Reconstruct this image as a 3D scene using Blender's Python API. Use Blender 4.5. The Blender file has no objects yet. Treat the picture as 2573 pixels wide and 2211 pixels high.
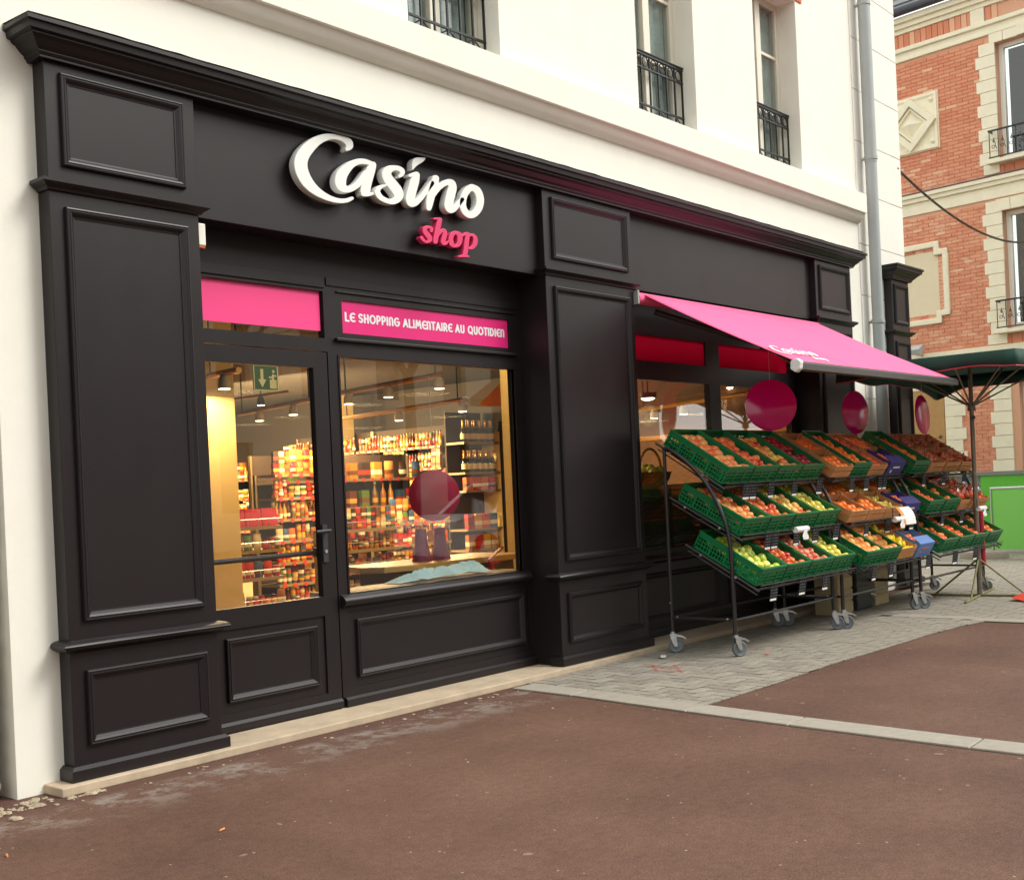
import bpy, math, random
import numpy as np
from mathutils import Vector, Matrix
random.seed(7); rng = np.random.default_rng(7)
S = bpy.context.scene
COL = S.collection
# ------------------------------------------------------------------ camera
FPX, PPX, PPY, WPX, HPX = 2960.0, 1286.5, 1224.0, 2573.0, 2211.0
ROLL, YAW, CAMH = 0.0459676, 0.7065292, 1.36
cam = bpy.data.cameras.new('camera'); cam_o = bpy.data.objects.new('camera', cam); COL.objects.link(cam_o)
AX = np.array([math.cos(YAW), math.sin(YAW), 0.0]); RT = np.array([math.sin(YAW), -math.cos(YAW), 0.0]); UP = np.array([0, 0, 1.0])
CAM = np.array([0, 0, CAMH]); cr, sr = math.cos(ROLL), math.sin(ROLL)
xi = cr * RT - sr * UP      # image right axis in world
yi = cr * UP + sr * RT      # image up axis
cam_o.matrix_world = Matrix(((xi[0], yi[0], -AX[0], 0), (xi[1], yi[1], -AX[1], 0), (xi[2], yi[2], -AX[2], CAMH), (0, 0, 0, 1)))
cam.sensor_fit = 'HORIZONTAL'; cam.sensor_width = 36; cam.lens = 36 * FPX / WPX
cam.shift_x = 0.0; cam.shift_y = (PPY - HPX / 2) / WPX
cam.clip_start = 0.05; cam.clip_end = 2000
S.camera = cam_o
S.render.resolution_x, S.render.resolution_y = 1024, 879
def ray(p):
    qx, qy = p[0] - PPX, p[1] - PPY
    u, v = qx * cr - qy * sr, qx * sr + qy * cr
    return AX * FPX + RT * u - UP * v
def onz(p, z=0.0):
    r = ray(p); return CAM + r * ((z - CAM[2]) / r[2])
def ony(p, y):
    r = ray(p); return CAM + r * (y / r[1])
def onx(p, x):
    r = ray(p); return CAM + r * (x / r[0])
# ------------------------------------------------------------------ world, sun, exposure
SUN_DIR = Vector((0.42, -0.55, 0.72)).normalized()       # towards the sun
W = bpy.data.worlds.new('World'); S.world = W; W.use_nodes = True
nt = W.node_tree; bg = nt.nodes['Background']
sky = nt.nodes.new('ShaderNodeTexSky'); sky.sky_type = 'NISHITA'; sky.sun_disc = False
sky.sun_elevation = math.asin(SUN_DIR.z); sky.sun_rotation = math.atan2(SUN_DIR.x, SUN_DIR.y)
sky.air_density = 2.0; sky.dust_density = 6.0
hs = nt.nodes.new('ShaderNodeHueSaturation'); hs.inputs['Saturation'].default_value = 0.25
mx = nt.nodes.new('ShaderNodeMix'); mx.data_type = 'RGBA'; mx.inputs[0].default_value = 0.6
mx.inputs[7].default_value = (9.0, 9.2, 8.9, 1)           # even overcast cloud cover
nt.links.new(sky.outputs[0], hs.inputs['Color']); nt.links.new(hs.outputs[0], mx.inputs[6]); nt.links.new(mx.outputs[2], bg.inputs[0])
bg.inputs[1].default_value = 0.125
sl = bpy.data.lights.new('sun', 'SUN'); sl.energy = 1.3; sl.angle = math.radians(22); sl.color = (1, .965, .90)
so = bpy.data.objects.new('sun', sl); COL.objects.link(so); so.rotation_euler = SUN_DIR.to_track_quat('Z', 'Y').to_euler(); so.location = (0, 0, 30)
S.view_settings.view_transform = 'Standard'; S.view_settings.look = 'None'
S.view_settings.exposure = 0.80; S.view_settings.gamma = 1.0
S.cycles.use_denoising = True; S.cycles.max_bounces = 8; S.cycles.transparent_max_bounces = 24
S.cycles.caustics_reflective = False; S.cycles.caustics_refractive = False; S.cycles.sample_clamp_indirect = 6
# ------------------------------------------------------------------ materials
def lin(c):
    return tuple(((v / 255 / 12.92) if v / 255 <= .04045 else ((v / 255 + .055) / 1.055) ** 2.4) for v in c)
MATS = {}
def M(name, col, rough=.6, metal=0, spec=.5, var=0, vscale=8, bump=0, bscale=60, rand=0, emit=None, coat=0, hue=0, bdist=.002, rvar=0, stretch=(1, 1, 1)):
    """plain principled material with noise colour variation, per-object variation and noise bump"""
    if name in MATS: return MATS[name]
    m = bpy.data.materials.new(name); m.use_nodes = True; n = m.node_tree; b = n.nodes['Principled BSDF']
    b.inputs['Roughness'].default_value = rough; b.inputs['Metallic'].default_value = metal; b.inputs['Specular IOR Level'].default_value = spec
    b.inputs['Coat Weight'].default_value = coat
    b.inputs['Base Color'].default_value = (*col, 1)
    out = None
    tc = n.nodes.new('ShaderNodeTexCoord')
    if var or rand or hue:
        h = n.nodes.new('ShaderNodeHueSaturation'); h.inputs['Color'].default_value = (*col, 1)
        v = n.nodes.new('ShaderNodeMath'); v.operation = 'ADD'; v.inputs[0].default_value = 1; v.inputs[1].default_value = 0
        if var:
            t = n.nodes.new('ShaderNodeTexNoise'); t.inputs['Scale'].default_value = vscale; t.inputs['Detail'].default_value = 6; t.inputs['Roughness'].default_value = .65
            n.links.new(tc.outputs['Object'], t.inputs['Vector'])
            mr = n.nodes.new('ShaderNodeMapRange'); mr.inputs[1].default_value = .25; mr.inputs[2].default_value = .75; mr.inputs[3].default_value = 1 - var; mr.inputs[4].default_value = 1 + var
            n.links.new(t.outputs[0], mr.inputs[0]); n.links.new(mr.outputs[0], v.inputs[0])
        if rand or hue:
            oi = n.nodes.new('ShaderNodeObjectInfo')
            if rand:
                m2 = n.nodes.new('ShaderNodeMapRange'); m2.inputs[3].default_value = -rand; m2.inputs[4].default_value = rand
                n.links.new(oi.outputs['Random'], m2.inputs[0]); n.links.new(m2.outputs[0], v.inputs[1])
            if hue:
                m3 = n.nodes.new('ShaderNodeMapRange'); m3.inputs[3].default_value = .5 - hue; m3.inputs[4].default_value = .5 + hue
                n.links.new(oi.outputs['Random'], m3.inputs[0]); n.links.new(m3.outputs[0], h.inputs['Hue'])
        n.links.new(v.outputs[0], h.inputs['Value']); n.links.new(h.outputs[0], b.inputs['Base Color'])
    if bump:
        t2 = n.nodes.new('ShaderNodeTexNoise'); t2.inputs['Scale'].default_value = bscale; t2.inputs['Detail'].default_value = 4
        n.links.new(tc.outputs['Object'], t2.inputs['Vector'])
        bn = n.nodes.new('ShaderNodeBump'); bn.inputs['Strength'].default_value = bump; bn.inputs['Distance'].default_value = bdist
        n.links.new(t2.outputs[0], bn.inputs['Height']); n.links.new(bn.outputs[0], b.inputs['Normal'])
    if rvar:                                              # uneven sheen: dust, wipe marks, brush strokes
        mp = n.nodes.new('ShaderNodeMapping'); mp.inputs['Scale'].default_value = stretch; n.links.new(tc.outputs['Object'], mp.inputs[0])
        t3 = n.nodes.new('ShaderNodeTexNoise'); t3.inputs['Scale'].default_value = 4; t3.inputs['Detail'].default_value = 9; t3.inputs['Roughness'].default_value = .7; n.links.new(mp.outputs[0], t3.inputs['Vector'])
        r3 = n.nodes.new('ShaderNodeMapRange'); r3.inputs[1].default_value = .3; r3.inputs[2].default_value = .7; r3.inputs[3].default_value = rough - rvar; r3.inputs[4].default_value = rough + rvar; n.links.new(t3.outputs[0], r3.inputs[0]); n.links.new(r3.outputs[0], b.inputs['Roughness'])
    if emit:
        b.inputs['Emission Color'].default_value = (*emit[0], 1); b.inputs['Emission Strength'].default_value = emit[1]
    MATS[name] = m; return m
def palette(name, cols, rough=.4, spec=.5, band=False):
    """one material whose colour is picked per object from a palette"""
    m = bpy.data.materials.new(name); m.use_nodes = True; n = m.node_tree; b = n.nodes['Principled BSDF']
    oi = n.nodes.new('ShaderNodeObjectInfo'); rp = n.nodes.new('ShaderNodeValToRGB'); rp.color_ramp.interpolation = 'CONSTANT'
    e = rp.color_ramp.elements
    while len(e) < len(cols): e.new(.5)
    for i, c in enumerate(cols): e[i].position = i / len(cols); e[i].color = (*lin(c), 1)
    n.links.new(oi.outputs['Random'], rp.inputs[0]); n.links.new(rp.outputs[0], b.inputs['Base Color'])
    if band:                                              # a printed label band round the pack
        tc = n.nodes.new('ShaderNodeTexCoord'); sx = n.nodes.new('ShaderNodeSeparateXYZ'); n.links.new(tc.outputs['Object'], sx.inputs[0])
        cp = n.nodes.new('ShaderNodeMath'); cp.operation = 'COMPARE'; cp.inputs[1].default_value = .062; cp.inputs[2].default_value = .022; n.links.new(sx.outputs[2], cp.inputs[0])
        ad = n.nodes.new('ShaderNodeMath'); ad.operation = 'FRACT'; m7 = n.nodes.new('ShaderNodeMath'); m7.operation = 'MULTIPLY'; m7.inputs[1].default_value = 37.7; n.links.new(oi.outputs['Random'], m7.inputs[0]); n.links.new(m7.outputs[0], ad.inputs[0])
        r2 = n.nodes.new('ShaderNodeValToRGB'); r2.color_ramp.interpolation = 'CONSTANT'; e2 = r2.color_ramp.elements
        while len(e2) < 5: e2.new(.5)
        for i, c in enumerate([(232, 214, 170), (226, 170, 60), (200, 60, 40), (236, 226, 200), (120, 70, 30)]): e2[i].position = i / 5; e2[i].color = (*lin(c), 1)
        n.links.new(ad.outputs[0], r2.inputs[0]); mx = n.nodes.new('ShaderNodeMix'); mx.data_type = 'RGBA'; n.links.new(cp.outputs[0], mx.inputs[0]); n.links.new(rp.outputs[0], mx.inputs[6]); n.links.new(r2.outputs[0], mx.inputs[7]); n.links.new(mx.outputs[2], b.inputs['Base Color'])
    b.inputs['Roughness'].default_value = rough; b.inputs['Specular IOR Level'].default_value = spec
    MATS[name] = m; return m
def glassm(name, tint=(.96, .98, .97), boost=1.0, rough=0.0):
    m = bpy.data.materials.new(name); m.use_nodes = True; n = m.node_tree; n.nodes.clear()
    o = n.nodes.new('ShaderNodeOutputMaterial'); t = n.nodes.new('ShaderNodeBsdfTransparent'); t.inputs[0].default_value = (*tint, 1)
    g = n.nodes.new('ShaderNodeBsdfGlossy'); g.inputs['Roughness'].default_value = rough; x = n.nodes.new('ShaderNodeMixShader'); L = n.links.new
    lw = n.nodes.new('ShaderNodeLayerWeight'); lw.inputs[0].default_value = .5      # Facing = 1 - |cos|: Schlick reflectance, the same from both sides of a thin pane
    pw = n.nodes.new('ShaderNodeMath'); pw.operation = 'POWER'; pw.inputs[1].default_value = 5; ma = n.nodes.new('ShaderNodeMath'); ma.operation = 'MULTIPLY_ADD'; ma.inputs[1].default_value = .96 * boost; ma.inputs[2].default_value = .04 * boost; ma.use_clamp = True
    L(lw.outputs['Facing'], pw.inputs[0]); L(pw.outputs[0], ma.inputs[0]); L(ma.outputs[0], x.inputs[0]); L(t.outputs[0], x.inputs[1]); L(g.outputs[0], x.inputs[2]); L(x.outputs[0], o.inputs[0])
    MATS[name] = m; return m
DARK = M('painted_joinery', (.0110, .0076, .0086), .41, spec=.42, var=.15, vscale=2.5, bump=.16, bscale=160, bdist=.0008, rvar=.025, stretch=(1, 1, .5))
WHITE = M('white_render', (.82, .80, .715), .9, spec=.2, var=.035, vscale=3, bump=.35, bscale=260, bdist=.003)
STEP = M('stone_step', lin((180, 162, 138)), .75, var=.2, vscale=7, bump=.2, bscale=150)
PINK = M('pink_film', lin((226, 42, 124)), .35, var=.03)
PINKLET = M('pink_letter', lin((214, 52, 104)), .4, var=.05, vscale=20)
WLET = M('white_letter', (.82, .84, .80), .35, var=.02)
AWN = M('awning_cloth', lin((248, 104, 148)), .8, spec=.25, var=.04, vscale=6, bump=.15, bscale=500, bdist=.001)
BLACK = M('black_metal', (.022, .018, .017), .42, var=.15, vscale=15)
DGREY = M('dark_grey_plastic', (.035, .036, .04), .45)
GALV = M('galvanised_steel', (.55, .57, .58), .38, metal=.85, var=.15, vscale=30)
RUBBER = M('grey_rubber', (.14, .155, .17), .6, var=.15, vscale=30)
GLASS = glassm('window_glass', (.92, .94, .93), 2.9)
GLASS2 = glassm('upper_glass', (.88, .92, .91), 1.6)
def filmm(name, col):
    m = bpy.data.materials.new(name); m.use_nodes = True; n = m.node_tree; n.nodes.clear(); o = n.nodes.new('ShaderNodeOutputMaterial'); d = n.nodes.new('ShaderNodeBsdfDiffuse'); t = n.nodes.new('ShaderNodeBsdfTranslucent'); x = n.nodes.new('ShaderNodeMixShader'); x.inputs[0].default_value = .5
    d.inputs[0].default_value = (*col, 1); t.inputs[0].default_value = (*col, 1); n.links.new(d.outputs[0], x.inputs[1]); n.links.new(t.outputs[0], x.inputs[2]); n.links.new(x.outputs[0], o.inputs[0]); MATS[name] = m; return m
PINKT = filmm('pink_translucent_film', lin((226, 30, 84)))  # redder copy of the pink film, awning shade put into the colour
PINKL = M('pink_film_backlit', lin((246, 70, 138)), .4)  # lighter copy of the pink film, backlight from inside put into the colour
CREAM = M('cream_wall', lin((238, 205, 140)), .8, var=.04)
TAN = M('sticker_white', (.8, .79, .76), .5)
# ------------------------------------------------------------------ mesh builder
class MB:
    def __init__(s): s.v = []; s.f = []; s.m = []
    def add(s, vs, fs, mi=0):
        o = len(s.v); s.v += [tuple(v) for v in vs]; s.f += [tuple(i + o for i in f) for f in fs]; s.m += [mi] * len(fs); return s
    def box(s, x0, x1, y0, y1, z0, z1, mi=0, mat=None):
        vs = [Vector((x, y, z)) for z in (z0, z1) for y in (y0, y1) for x in (x0, x1)]
        if mat is not None: vs = [mat @ v for v in vs]
        return s.add(vs, [(0, 2, 3, 1), (4, 5, 7, 6), (0, 1, 5, 4), (2, 6, 7, 3), (0, 4, 6, 2), (1, 3, 7, 5)], mi)
    def tube(s, pts, r, n=8, mi=0, cap=True):
        pts = [Vector(p) for p in pts]; rs = r if isinstance(r, (list, tuple)) else [r] * len(pts); vs = []; fs = []
        t0 = (pts[1] - pts[0]).normalized(); a = t0.orthogonal().normalized()
        for i, p in enumerate(pts):
            t = (pts[min(i + 1, len(pts) - 1)] - pts[max(i - 1, 0)]).normalized()
            a = (a - t * a.dot(t)); a = a.normalized() if a.length > 1e-6 else t.orthogonal().normalized(); b = t.cross(a)
            for k in range(n):
                q = 2 * math.pi * k / n; vs.append(p + (a * math.cos(q) + b * math.sin(q)) * rs[i])
        for i in range(len(pts) - 1):
            for k in range(n): fs.append((i * n + k, i * n + (k + 1) % n, (i + 1) * n + (k + 1) % n, (i + 1) * n + k))
        if cap: fs.append(tuple(range(n - 1, -1, -1))); fs.append(tuple((len(pts) - 1) * n + k for k in range(n)))
        return s.add(vs, fs, mi)
    def lathe(s, prof, n=12, mats=None, mat=None):
        """prof: (r, z) from bottom to top; mats: material index per segment"""
        vs = [Vector((r * math.cos(2 * math.pi * k / n), r * math.sin(2 * math.pi * k / n), z)) for r, z in prof for k in range(n)]
        if mat is not None: vs = [mat @ v for v in vs]
        for i in range(len(prof) - 1):
            fs = [(i * n + k, i * n + (k + 1) % n, (i + 1) * n + (k + 1) % n, (i + 1) * n + k) for k in range(n)]
            if i == 0: s.add(vs, fs, mats[0] if mats else 0); base = len(s.v) - len(vs)
            else: s.f += [tuple(j + base for j in f) for f in fs]; s.m += [mats[i] if mats else 0] * n
        if prof[0][0] > 1e-6: s.f.append(tuple(base + k for k in range(n - 1, -1, -1))); s.m.append(mats[0] if mats else 0)
        if prof[-1][0] > 1e-6: s.f.append(tuple(base + (len(prof) - 1) * n + k for k in range(n))); s.m.append(mats[-1] if mats else 0)
        return s
    def prism_x(s, poly, x0, x1, mi=0):
        """polygon in (y, z), counter-clockwise seen from +x, extruded along x"""
        n = len(poly); vs = [(x0, y, z) for y, z in poly] + [(x1, y, z) for y, z in poly]
        return s.add(vs, [tuple(range(n - 1, -1, -1)), tuple(range(n, 2 * n))] + [(i, (i + 1) % n, n + (i + 1) % n, n + i) for i in range(n)], mi)
    def prism_y(s, poly, y0, y1, mi=0):
        """polygon in (x, z), extruded along y"""
        n = len(poly); vs = [(x, y0, z) for x, z in poly] + [(x, y1, z) for x, z in poly]
        return s.add(vs, [tuple(range(n)), tuple(range(2 * n - 1, n - 1, -1))] + [(i, n + i, n + (i + 1) % n, (i + 1) % n) for i in range(n)], mi)
    def mould(s, x0, x1, z0, z1, y, prof, mi=0):
        """mitred frame round a rectangle in the xz plane; prof = list of (inset, proud) from outside to inside"""
        k = len(prof); vs = []
        for i, p in prof:
            vs += [(x0 + i, y - p, z0 + i), (x1 - i, y - p, z0 + i), (x1 - i, y - p, z1 - i), (x0 + i, y - p, z1 - i)]
        fs = []
        for a in range(k - 1):
            for c in range(4): fs.append((a * 4 + c, a * 4 + (c + 1) % 4, (a + 1) * 4 + (c + 1) % 4, (a + 1) * 4 + c))
        return s.add(vs, fs, mi)
    def sweep(s, path, prof, mi=0):
        """mitred sweep of a profile (outset, z) along plan points [(x, y)], outset to the right of travel; ends capped"""
        n = len(path); vs = []; k = len(prof)
        for i, p in enumerate(path):
            d1 = Vector(path[i]) - Vector(path[i - 1]) if i > 0 else Vector(path[1]) - Vector(path[0])
            d2 = Vector(path[i + 1]) - Vector(path[i]) if i < n - 1 else d1
            d1 = d1.normalized(); d2 = d2.normalized(); n1 = Vector((d1.y, -d1.x)); n2 = Vector((d2.y, -d2.x))
            nb = (n1 + n2); nb = nb / max(nb.dot(n1), 1e-6)
            for o, z in prof: vs.append((p[0] + nb.x * o, p[1] + nb.y * o, z))
        fs = []
        for i in range(n - 1):
            for j in range(k): fs.append((i * k + j, (i + 1) * k + j, (i + 1) * k + (j + 1) % k, i * k + (j + 1) % k))
        fs += [tuple(range(k)), tuple((n - 1) * k + j for j in range(k - 1, -1, -1))]
        return s.add(vs, fs, mi)
    def mesh(s, name, mats, smooth=None):
        me = bpy.data.meshes.new(name); me.from_pydata(s.v, [], s.f)
        for m in (mats if isinstance(mats, (list, tuple)) else [mats]): me.materials.append(m)
        if any(s.m): me.polygons.foreach_set('material_index', s.m)
        import bmesh as _b
        bm = _b.new(); bm.from_mesh(me); _b.ops.recalc_face_normals(bm, faces=bm.faces); bm.to_mesh(me); bm.free()
        if smooth:
            me.polygons.foreach_set('use_smooth', [True] * len(me.polygons)); me.set_sharp_from_angle(angle=math.radians(smooth))
        return me
    def build(s, name, mats, parent=None, smooth=None, bevel=0, loc=None):
        o = bpy.data.objects.new(name, s.mesh(name, mats, smooth)); COL.objects.link(o)
        if parent: o.parent = parent
        if loc is not None: o.location = loc
        if bevel:
            b = o.modifiers.new('bevel', 'BEVEL'); b.width = bevel; b.segments = 2; b.limit_method = 'ANGLE'; b.angle_limit = math.radians(35)
        return o
def inst(name, me, parent=None, mw=None, loc=None, rot=None, scale=None):
    o = bpy.data.objects.new(name, me); COL.objects.link(o)
    if parent: o.parent = parent
    if mw is not None: o.matrix_local = mw
    if loc is not None: o.location = loc
    if rot is not None: o.rotation_euler = rot
    if scale is not None: o.scale = scale if hasattr(scale, '__len__') else (scale,) * 3
    return o
def tag(o, label, cat, group=None):
    o['label'] = label; o['category'] = cat
    if group: o['group'] = group
    return o
def thing(name, label, cat, loc=(0, 0, 0), rz=0, group=None):
    o = bpy.data.objects.new(name, None); COL.objects.link(o); o.location = loc; o.rotation_euler = (0, 0, rz); o.empty_display_size = .1
    return tag(o, label, cat, group)
def struct(o): o['kind'] = 'structure'; return o
def part(name, mb, mat, th, smooth=None, bevel=0):
    """a part modelled in world coordinates under a thing placed anywhere without rotation"""
    l = Vector(th.location)
    p = th.parent
    while p is not None: l = l + Vector(p.location); p = p.parent
    mb.v = [(v[0] - l.x, v[1] - l.y, v[2] - l.z) for v in mb.v]
    return mb.build(name, mat, th, smooth, bevel)
def grid_wall(mb, x0, x1, z0, z1, y0, y1, holes):
    """wall slab in the xz plane with rectangular holes, clean outer faces only"""
    xs = sorted({x0, x1, *[h[0] for h in holes], *[h[1] for h in holes]}); zs = sorted({z0, z1, *[h[2] for h in holes], *[h[3] for h in holes]})
    xs = [x for x in xs if x0 <= x <= x1]; zs = [z for z in zs if z0 <= z <= z1]
    def full(i, j):
        if i < 0 or j < 0 or i >= len(xs) - 1 or j >= len(zs) - 1: return False
        cx, cz = (xs[i] + xs[i + 1]) / 2, (zs[j] + zs[j + 1]) / 2
        return not any(h[0] < cx < h[1] and h[2] < cz < h[3] for h in holes)
    for i in range(len(xs) - 1):
        for j in range(len(zs) - 1):
            if not full(i, j): continue
            a, b, c, d = xs[i], xs[i + 1], zs[j], zs[j + 1]
            mb.add([(a, y0, c), (b, y0, c), (b, y0, d), (a, y0, d)], [(0, 1, 2, 3)])
            mb.add([(a, y1, c), (b, y1, c), (b, y1, d), (a, y1, d)], [(3, 2, 1, 0)])
            if not full(i - 1, j): mb.add([(a, y0, c), (a, y0, d), (a, y1, d), (a, y1, c)], [(0, 1, 2, 3)])
            if not full(i + 1, j): mb.add([(b, y0, c), (b, y0, d), (b, y1, d), (b, y1, c)], [(3, 2, 1, 0)])
            if not full(i, j - 1): mb.add([(a, y0, c), (b, y0, c), (b, y1, c), (a, y1, c)], [(3, 2, 1, 0)])
            if not full(i, j + 1): mb.add([(a, y0, d), (b, y0, d), (b, y1, d), (a, y1, d)], [(0, 1, 2, 3)])
    return mb
def weld(mb):
    """merge coincident vertices"""
    d = {}; mp = []; nv = []
    for v in mb.v:
        k = tuple(round(c, 5) for c in v)
        if k not in d: d[k] = len(nv); nv.append(v)
        mp.append(d[k])
    mb.v = nv; mb.f = [tuple(mp[i] for i in f) for f in mb.f]; return mb
# ================================================================== GROUND
def asphalt():
    m = bpy.data.materials.new('red_asphalt'); m.use_nodes = True; n = m.node_tree; b = n.nodes['Principled BSDF']; L = n.links.new
    g = n.nodes.new('ShaderNodeTexCoord')
    def noise(sc, det=5, ro=.6):
        t = n.nodes.new('ShaderNodeTexNoise'); t.inputs['Scale'].default_value = sc; t.inputs['Detail'].default_value = det; t.inputs['Roughness'].default_value = ro; L(g.outputs['Object'], t.inputs['Vector']); return t
    def ramp(src, stops):
        r = n.nodes.new('ShaderNodeValToRGB'); e = r.color_ramp.elements
        while len(e) < len(stops): e.new(.5)
        for i, (p, c) in enumerate(stops): e[i].position = p; e[i].color = (*c, 1)
        L(src, r.inputs[0]); return r
    def mix(f, a, c, mode='MIX'):
        x = n.nodes.new('ShaderNodeMix'); x.data_type = 'RGBA'; x.blend_type = mode
        if isinstance(f, float): x.inputs[0].default_value = f
        else: L(f, x.inputs[0])
        for k, q in ((6, a), (7, c)):
            if isinstance(q, tuple): x.inputs[k].default_value = (*q, 1)
            else: L(q, x.inputs[k])
        return x.outputs[2]
    big = ramp(noise(.9, 8, .7).outputs[0], [(.28, (.084, .041, .027)), (.5, (.118, .060, .040)), (.74, (.150, .082, .056))])
    grain = ramp(noise(120, 4, .7).outputs[0], [(.34, (.42, .40, .38)), (.46, (.92, .92, .92)), (.56, (1.04, 1.04, 1.04)), (.70, (1.6, 1.58, 1.5))])
    c = mix(1.0, big.outputs[0], grain.outputs[0], 'MULTIPLY')
    mid = ramp(noise(22, 6, .7).outputs[0], [(.36, (.72, .71, .70)), (.5, (1, 1, 1)), (.66, (1.25, 1.24, 1.22))])
    c = mix(.6, c, mid.outputs[0], 'MULTIPLY')
    # pale stone chips
    v = n.nodes.new('ShaderNodeTexVoronoi'); v.inputs['Scale'].default_value = 30; v.inputs['Randomness'].default_value = 1; L(g.outputs['Object'], v.inputs['Vector'])
    lt = n.nodes.new('ShaderNodeMath'); lt.operation = 'LESS_THAN'; lt.inputs[1].default_value = .17; L(v.outputs['Distance'], lt.inputs[0])
    sel = n.nodes.new('ShaderNodeSeparateColor'); L(v.outputs['Color'], sel.inputs[0])
    g2 = n.nodes.new('ShaderNodeMath'); g2.operation = 'GREATER_THAN'; g2.inputs[1].default_value = .965; L(sel.outputs[0], g2.inputs[0])
    mu = n.nodes.new('ShaderNodeMath'); mu.operation = 'MULTIPLY'; L(lt.outputs[0], mu.inputs[0]); L(g2.outputs[0], mu.inputs[1])
    c = mix(mu.outputs[0], c, (.30, .235, .19))
    # trodden gum spots
    nv = noise(14, 3); ad = n.nodes.new('ShaderNodeMix'); ad.data_type = 'RGBA'; ad.blend_type = 'LINEAR_LIGHT'; ad.inputs[0].default_value = .03; L(g.outputs['Object'], ad.inputs[6]); L(nv.outputs['Color'], ad.inputs[7])
    v2 = n.nodes.new('ShaderNodeTexVoronoi'); v2.inputs['Scale'].default_value = 4.2; L(ad.outputs[2], v2.inputs['Vector'])
    se2 = n.nodes.new('ShaderNodeSeparateColor'); L(v2.outputs['Color'], se2.inputs[0])
    th = n.nodes.new('ShaderNodeMapRange'); th.inputs[1].default_value = .2; th.inputs[2].default_value = 1; th.inputs[3].default_value = .0; th.inputs[4].default_value = .075; L(se2.outputs[1], th.inputs[0])
    l2 = n.nodes.new('ShaderNodeMath'); l2.operation = 'LESS_THAN'; L(v2.outputs['Distance'], l2.inputs[0]); L(th.outputs[0], l2.inputs[1])
    m5 = n.nodes.new('ShaderNodeMath'); m5.operation = 'MULTIPLY'; m5.inputs[1].default_value = .62; L(l2.outputs[0], m5.inputs[0])
    c = mix(m5.outputs[0], c, (.27, .20, .165))
    # cement dust spilt along the foot of the shop front
    sx = n.nodes.new('ShaderNodeSeparateXYZ'); L(g.outputs['Object'], sx.inputs[0])
    ml = n.nodes.new('ShaderNodeMapRange'); ml.inputs[1].default_value = 4.62; ml.inputs[2].default_value = 5.0; L(sx.outputs[1], ml.inputs[0])
    mh = n.nodes.new('ShaderNodeMapRange'); mh.inputs[1].default_value = 5.13; mh.inputs[2].default_value = 5.05; L(sx.outputs[1], mh.inputs[0])
    dn = ramp(noise(3.2, 12, .78).outputs[0], [(.49, (0, 0, 0)), (.57, (1, 1, 1))])
    q1 = n.nodes.new('ShaderNodeMath'); q1.operation = 'MULTIPLY'; L(ml.outputs[0], q1.inputs[0]); L(mh.outputs[0], q1.inputs[1])
    q2 = n.nodes.new('ShaderNodeMath'); q2.operation = 'MULTIPLY'; L(q1.outputs[0], q2.inputs[0]); L(dn.outputs[0], q2.inputs[1])
    q3 = n.nodes.new('ShaderNodeMath'); q3.operation = 'MULTIPLY'; q3.inputs[1].default_value = .55; L(q2.outputs[0], q3.inputs[0])
    c = mix(q3.outputs[0], c, (.33, .30, .26))
    # darker tar in the joint beside the step
    mj = n.nodes.new('ShaderNodeMapRange'); mj.inputs[1].default_value = 5.10; mj.inputs[2].default_value = 5.17; L(sx.outputs[1], mj.inputs[0])
    q4 = n.nodes.new('ShaderNodeMath'); q4.operation = 'MULTIPLY'; q4.inputs[1].default_value = .55; L(mj.outputs[0], q4.inputs[0])
    c = mix(q4.outputs[0], c, (.075, .032, .026))
    L(c, b.inputs['Base Color'])
    b.inputs['Roughness'].default_value = .78; b.inputs['Specular IOR Level'].default_value = .35
    bp = n.nodes.new('ShaderNodeBump'); bp.inputs['Strength'].default_value = .6; bp.inputs['Distance'].default_value = .006; L(noise(110, 3).outputs[0], bp.inputs['Height']); L(bp.outputs[0], b.inputs['Normal'])
    return m
g = MB(); g.add([(-200, -200, 0), (300, -200, 0), (300, 300, 0), (-200, 300, 0)], [(0, 1, 2, 3)])
struct(g.build('ground', asphalt()))
# ---- block paving and its kerb strips
PAVER = M('paving_block', lin((136, 129, 117)), .85, var=.26, vscale=16, bump=.5, bscale=120, rand=.16, hue=.012)
BED = M('paving_joint', lin((46, 40, 33)), .95, var=.2, vscale=30)
pav = struct(MB().build('pavement', BED))
bd = MB(); edge = [(6.20, 5.233), (6.16, 4.68), (6.06, 3.80), (6.07, 3.735), (6.9, 3.72), (7.83, 3.735), (8.7, 3.705), (9.5, 3.69), (10.06, 3.64), (10.53, 3.55), (10.49, 3.25), (10.3, 2.0), (10.0, -4), (40, -6), (40, 30), (13.7, 30), (13.7, 5.235)]
bd.add([(x, y, .003) for x, y in edge], [tuple(range(len(edge)))]); bd.build('bedding', BED, pav)
def inside(x, y):
    c = False; n = len(edge)
    for i in range(n):
        (x1, y1), (x2, y2) = edge[i], edge[i - 1]
        if (y1 > y) != (y2 > y) and x < (x2 - x1) * (y - y1) / (y2 - y1) + x1: c = not c
    return c
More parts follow.
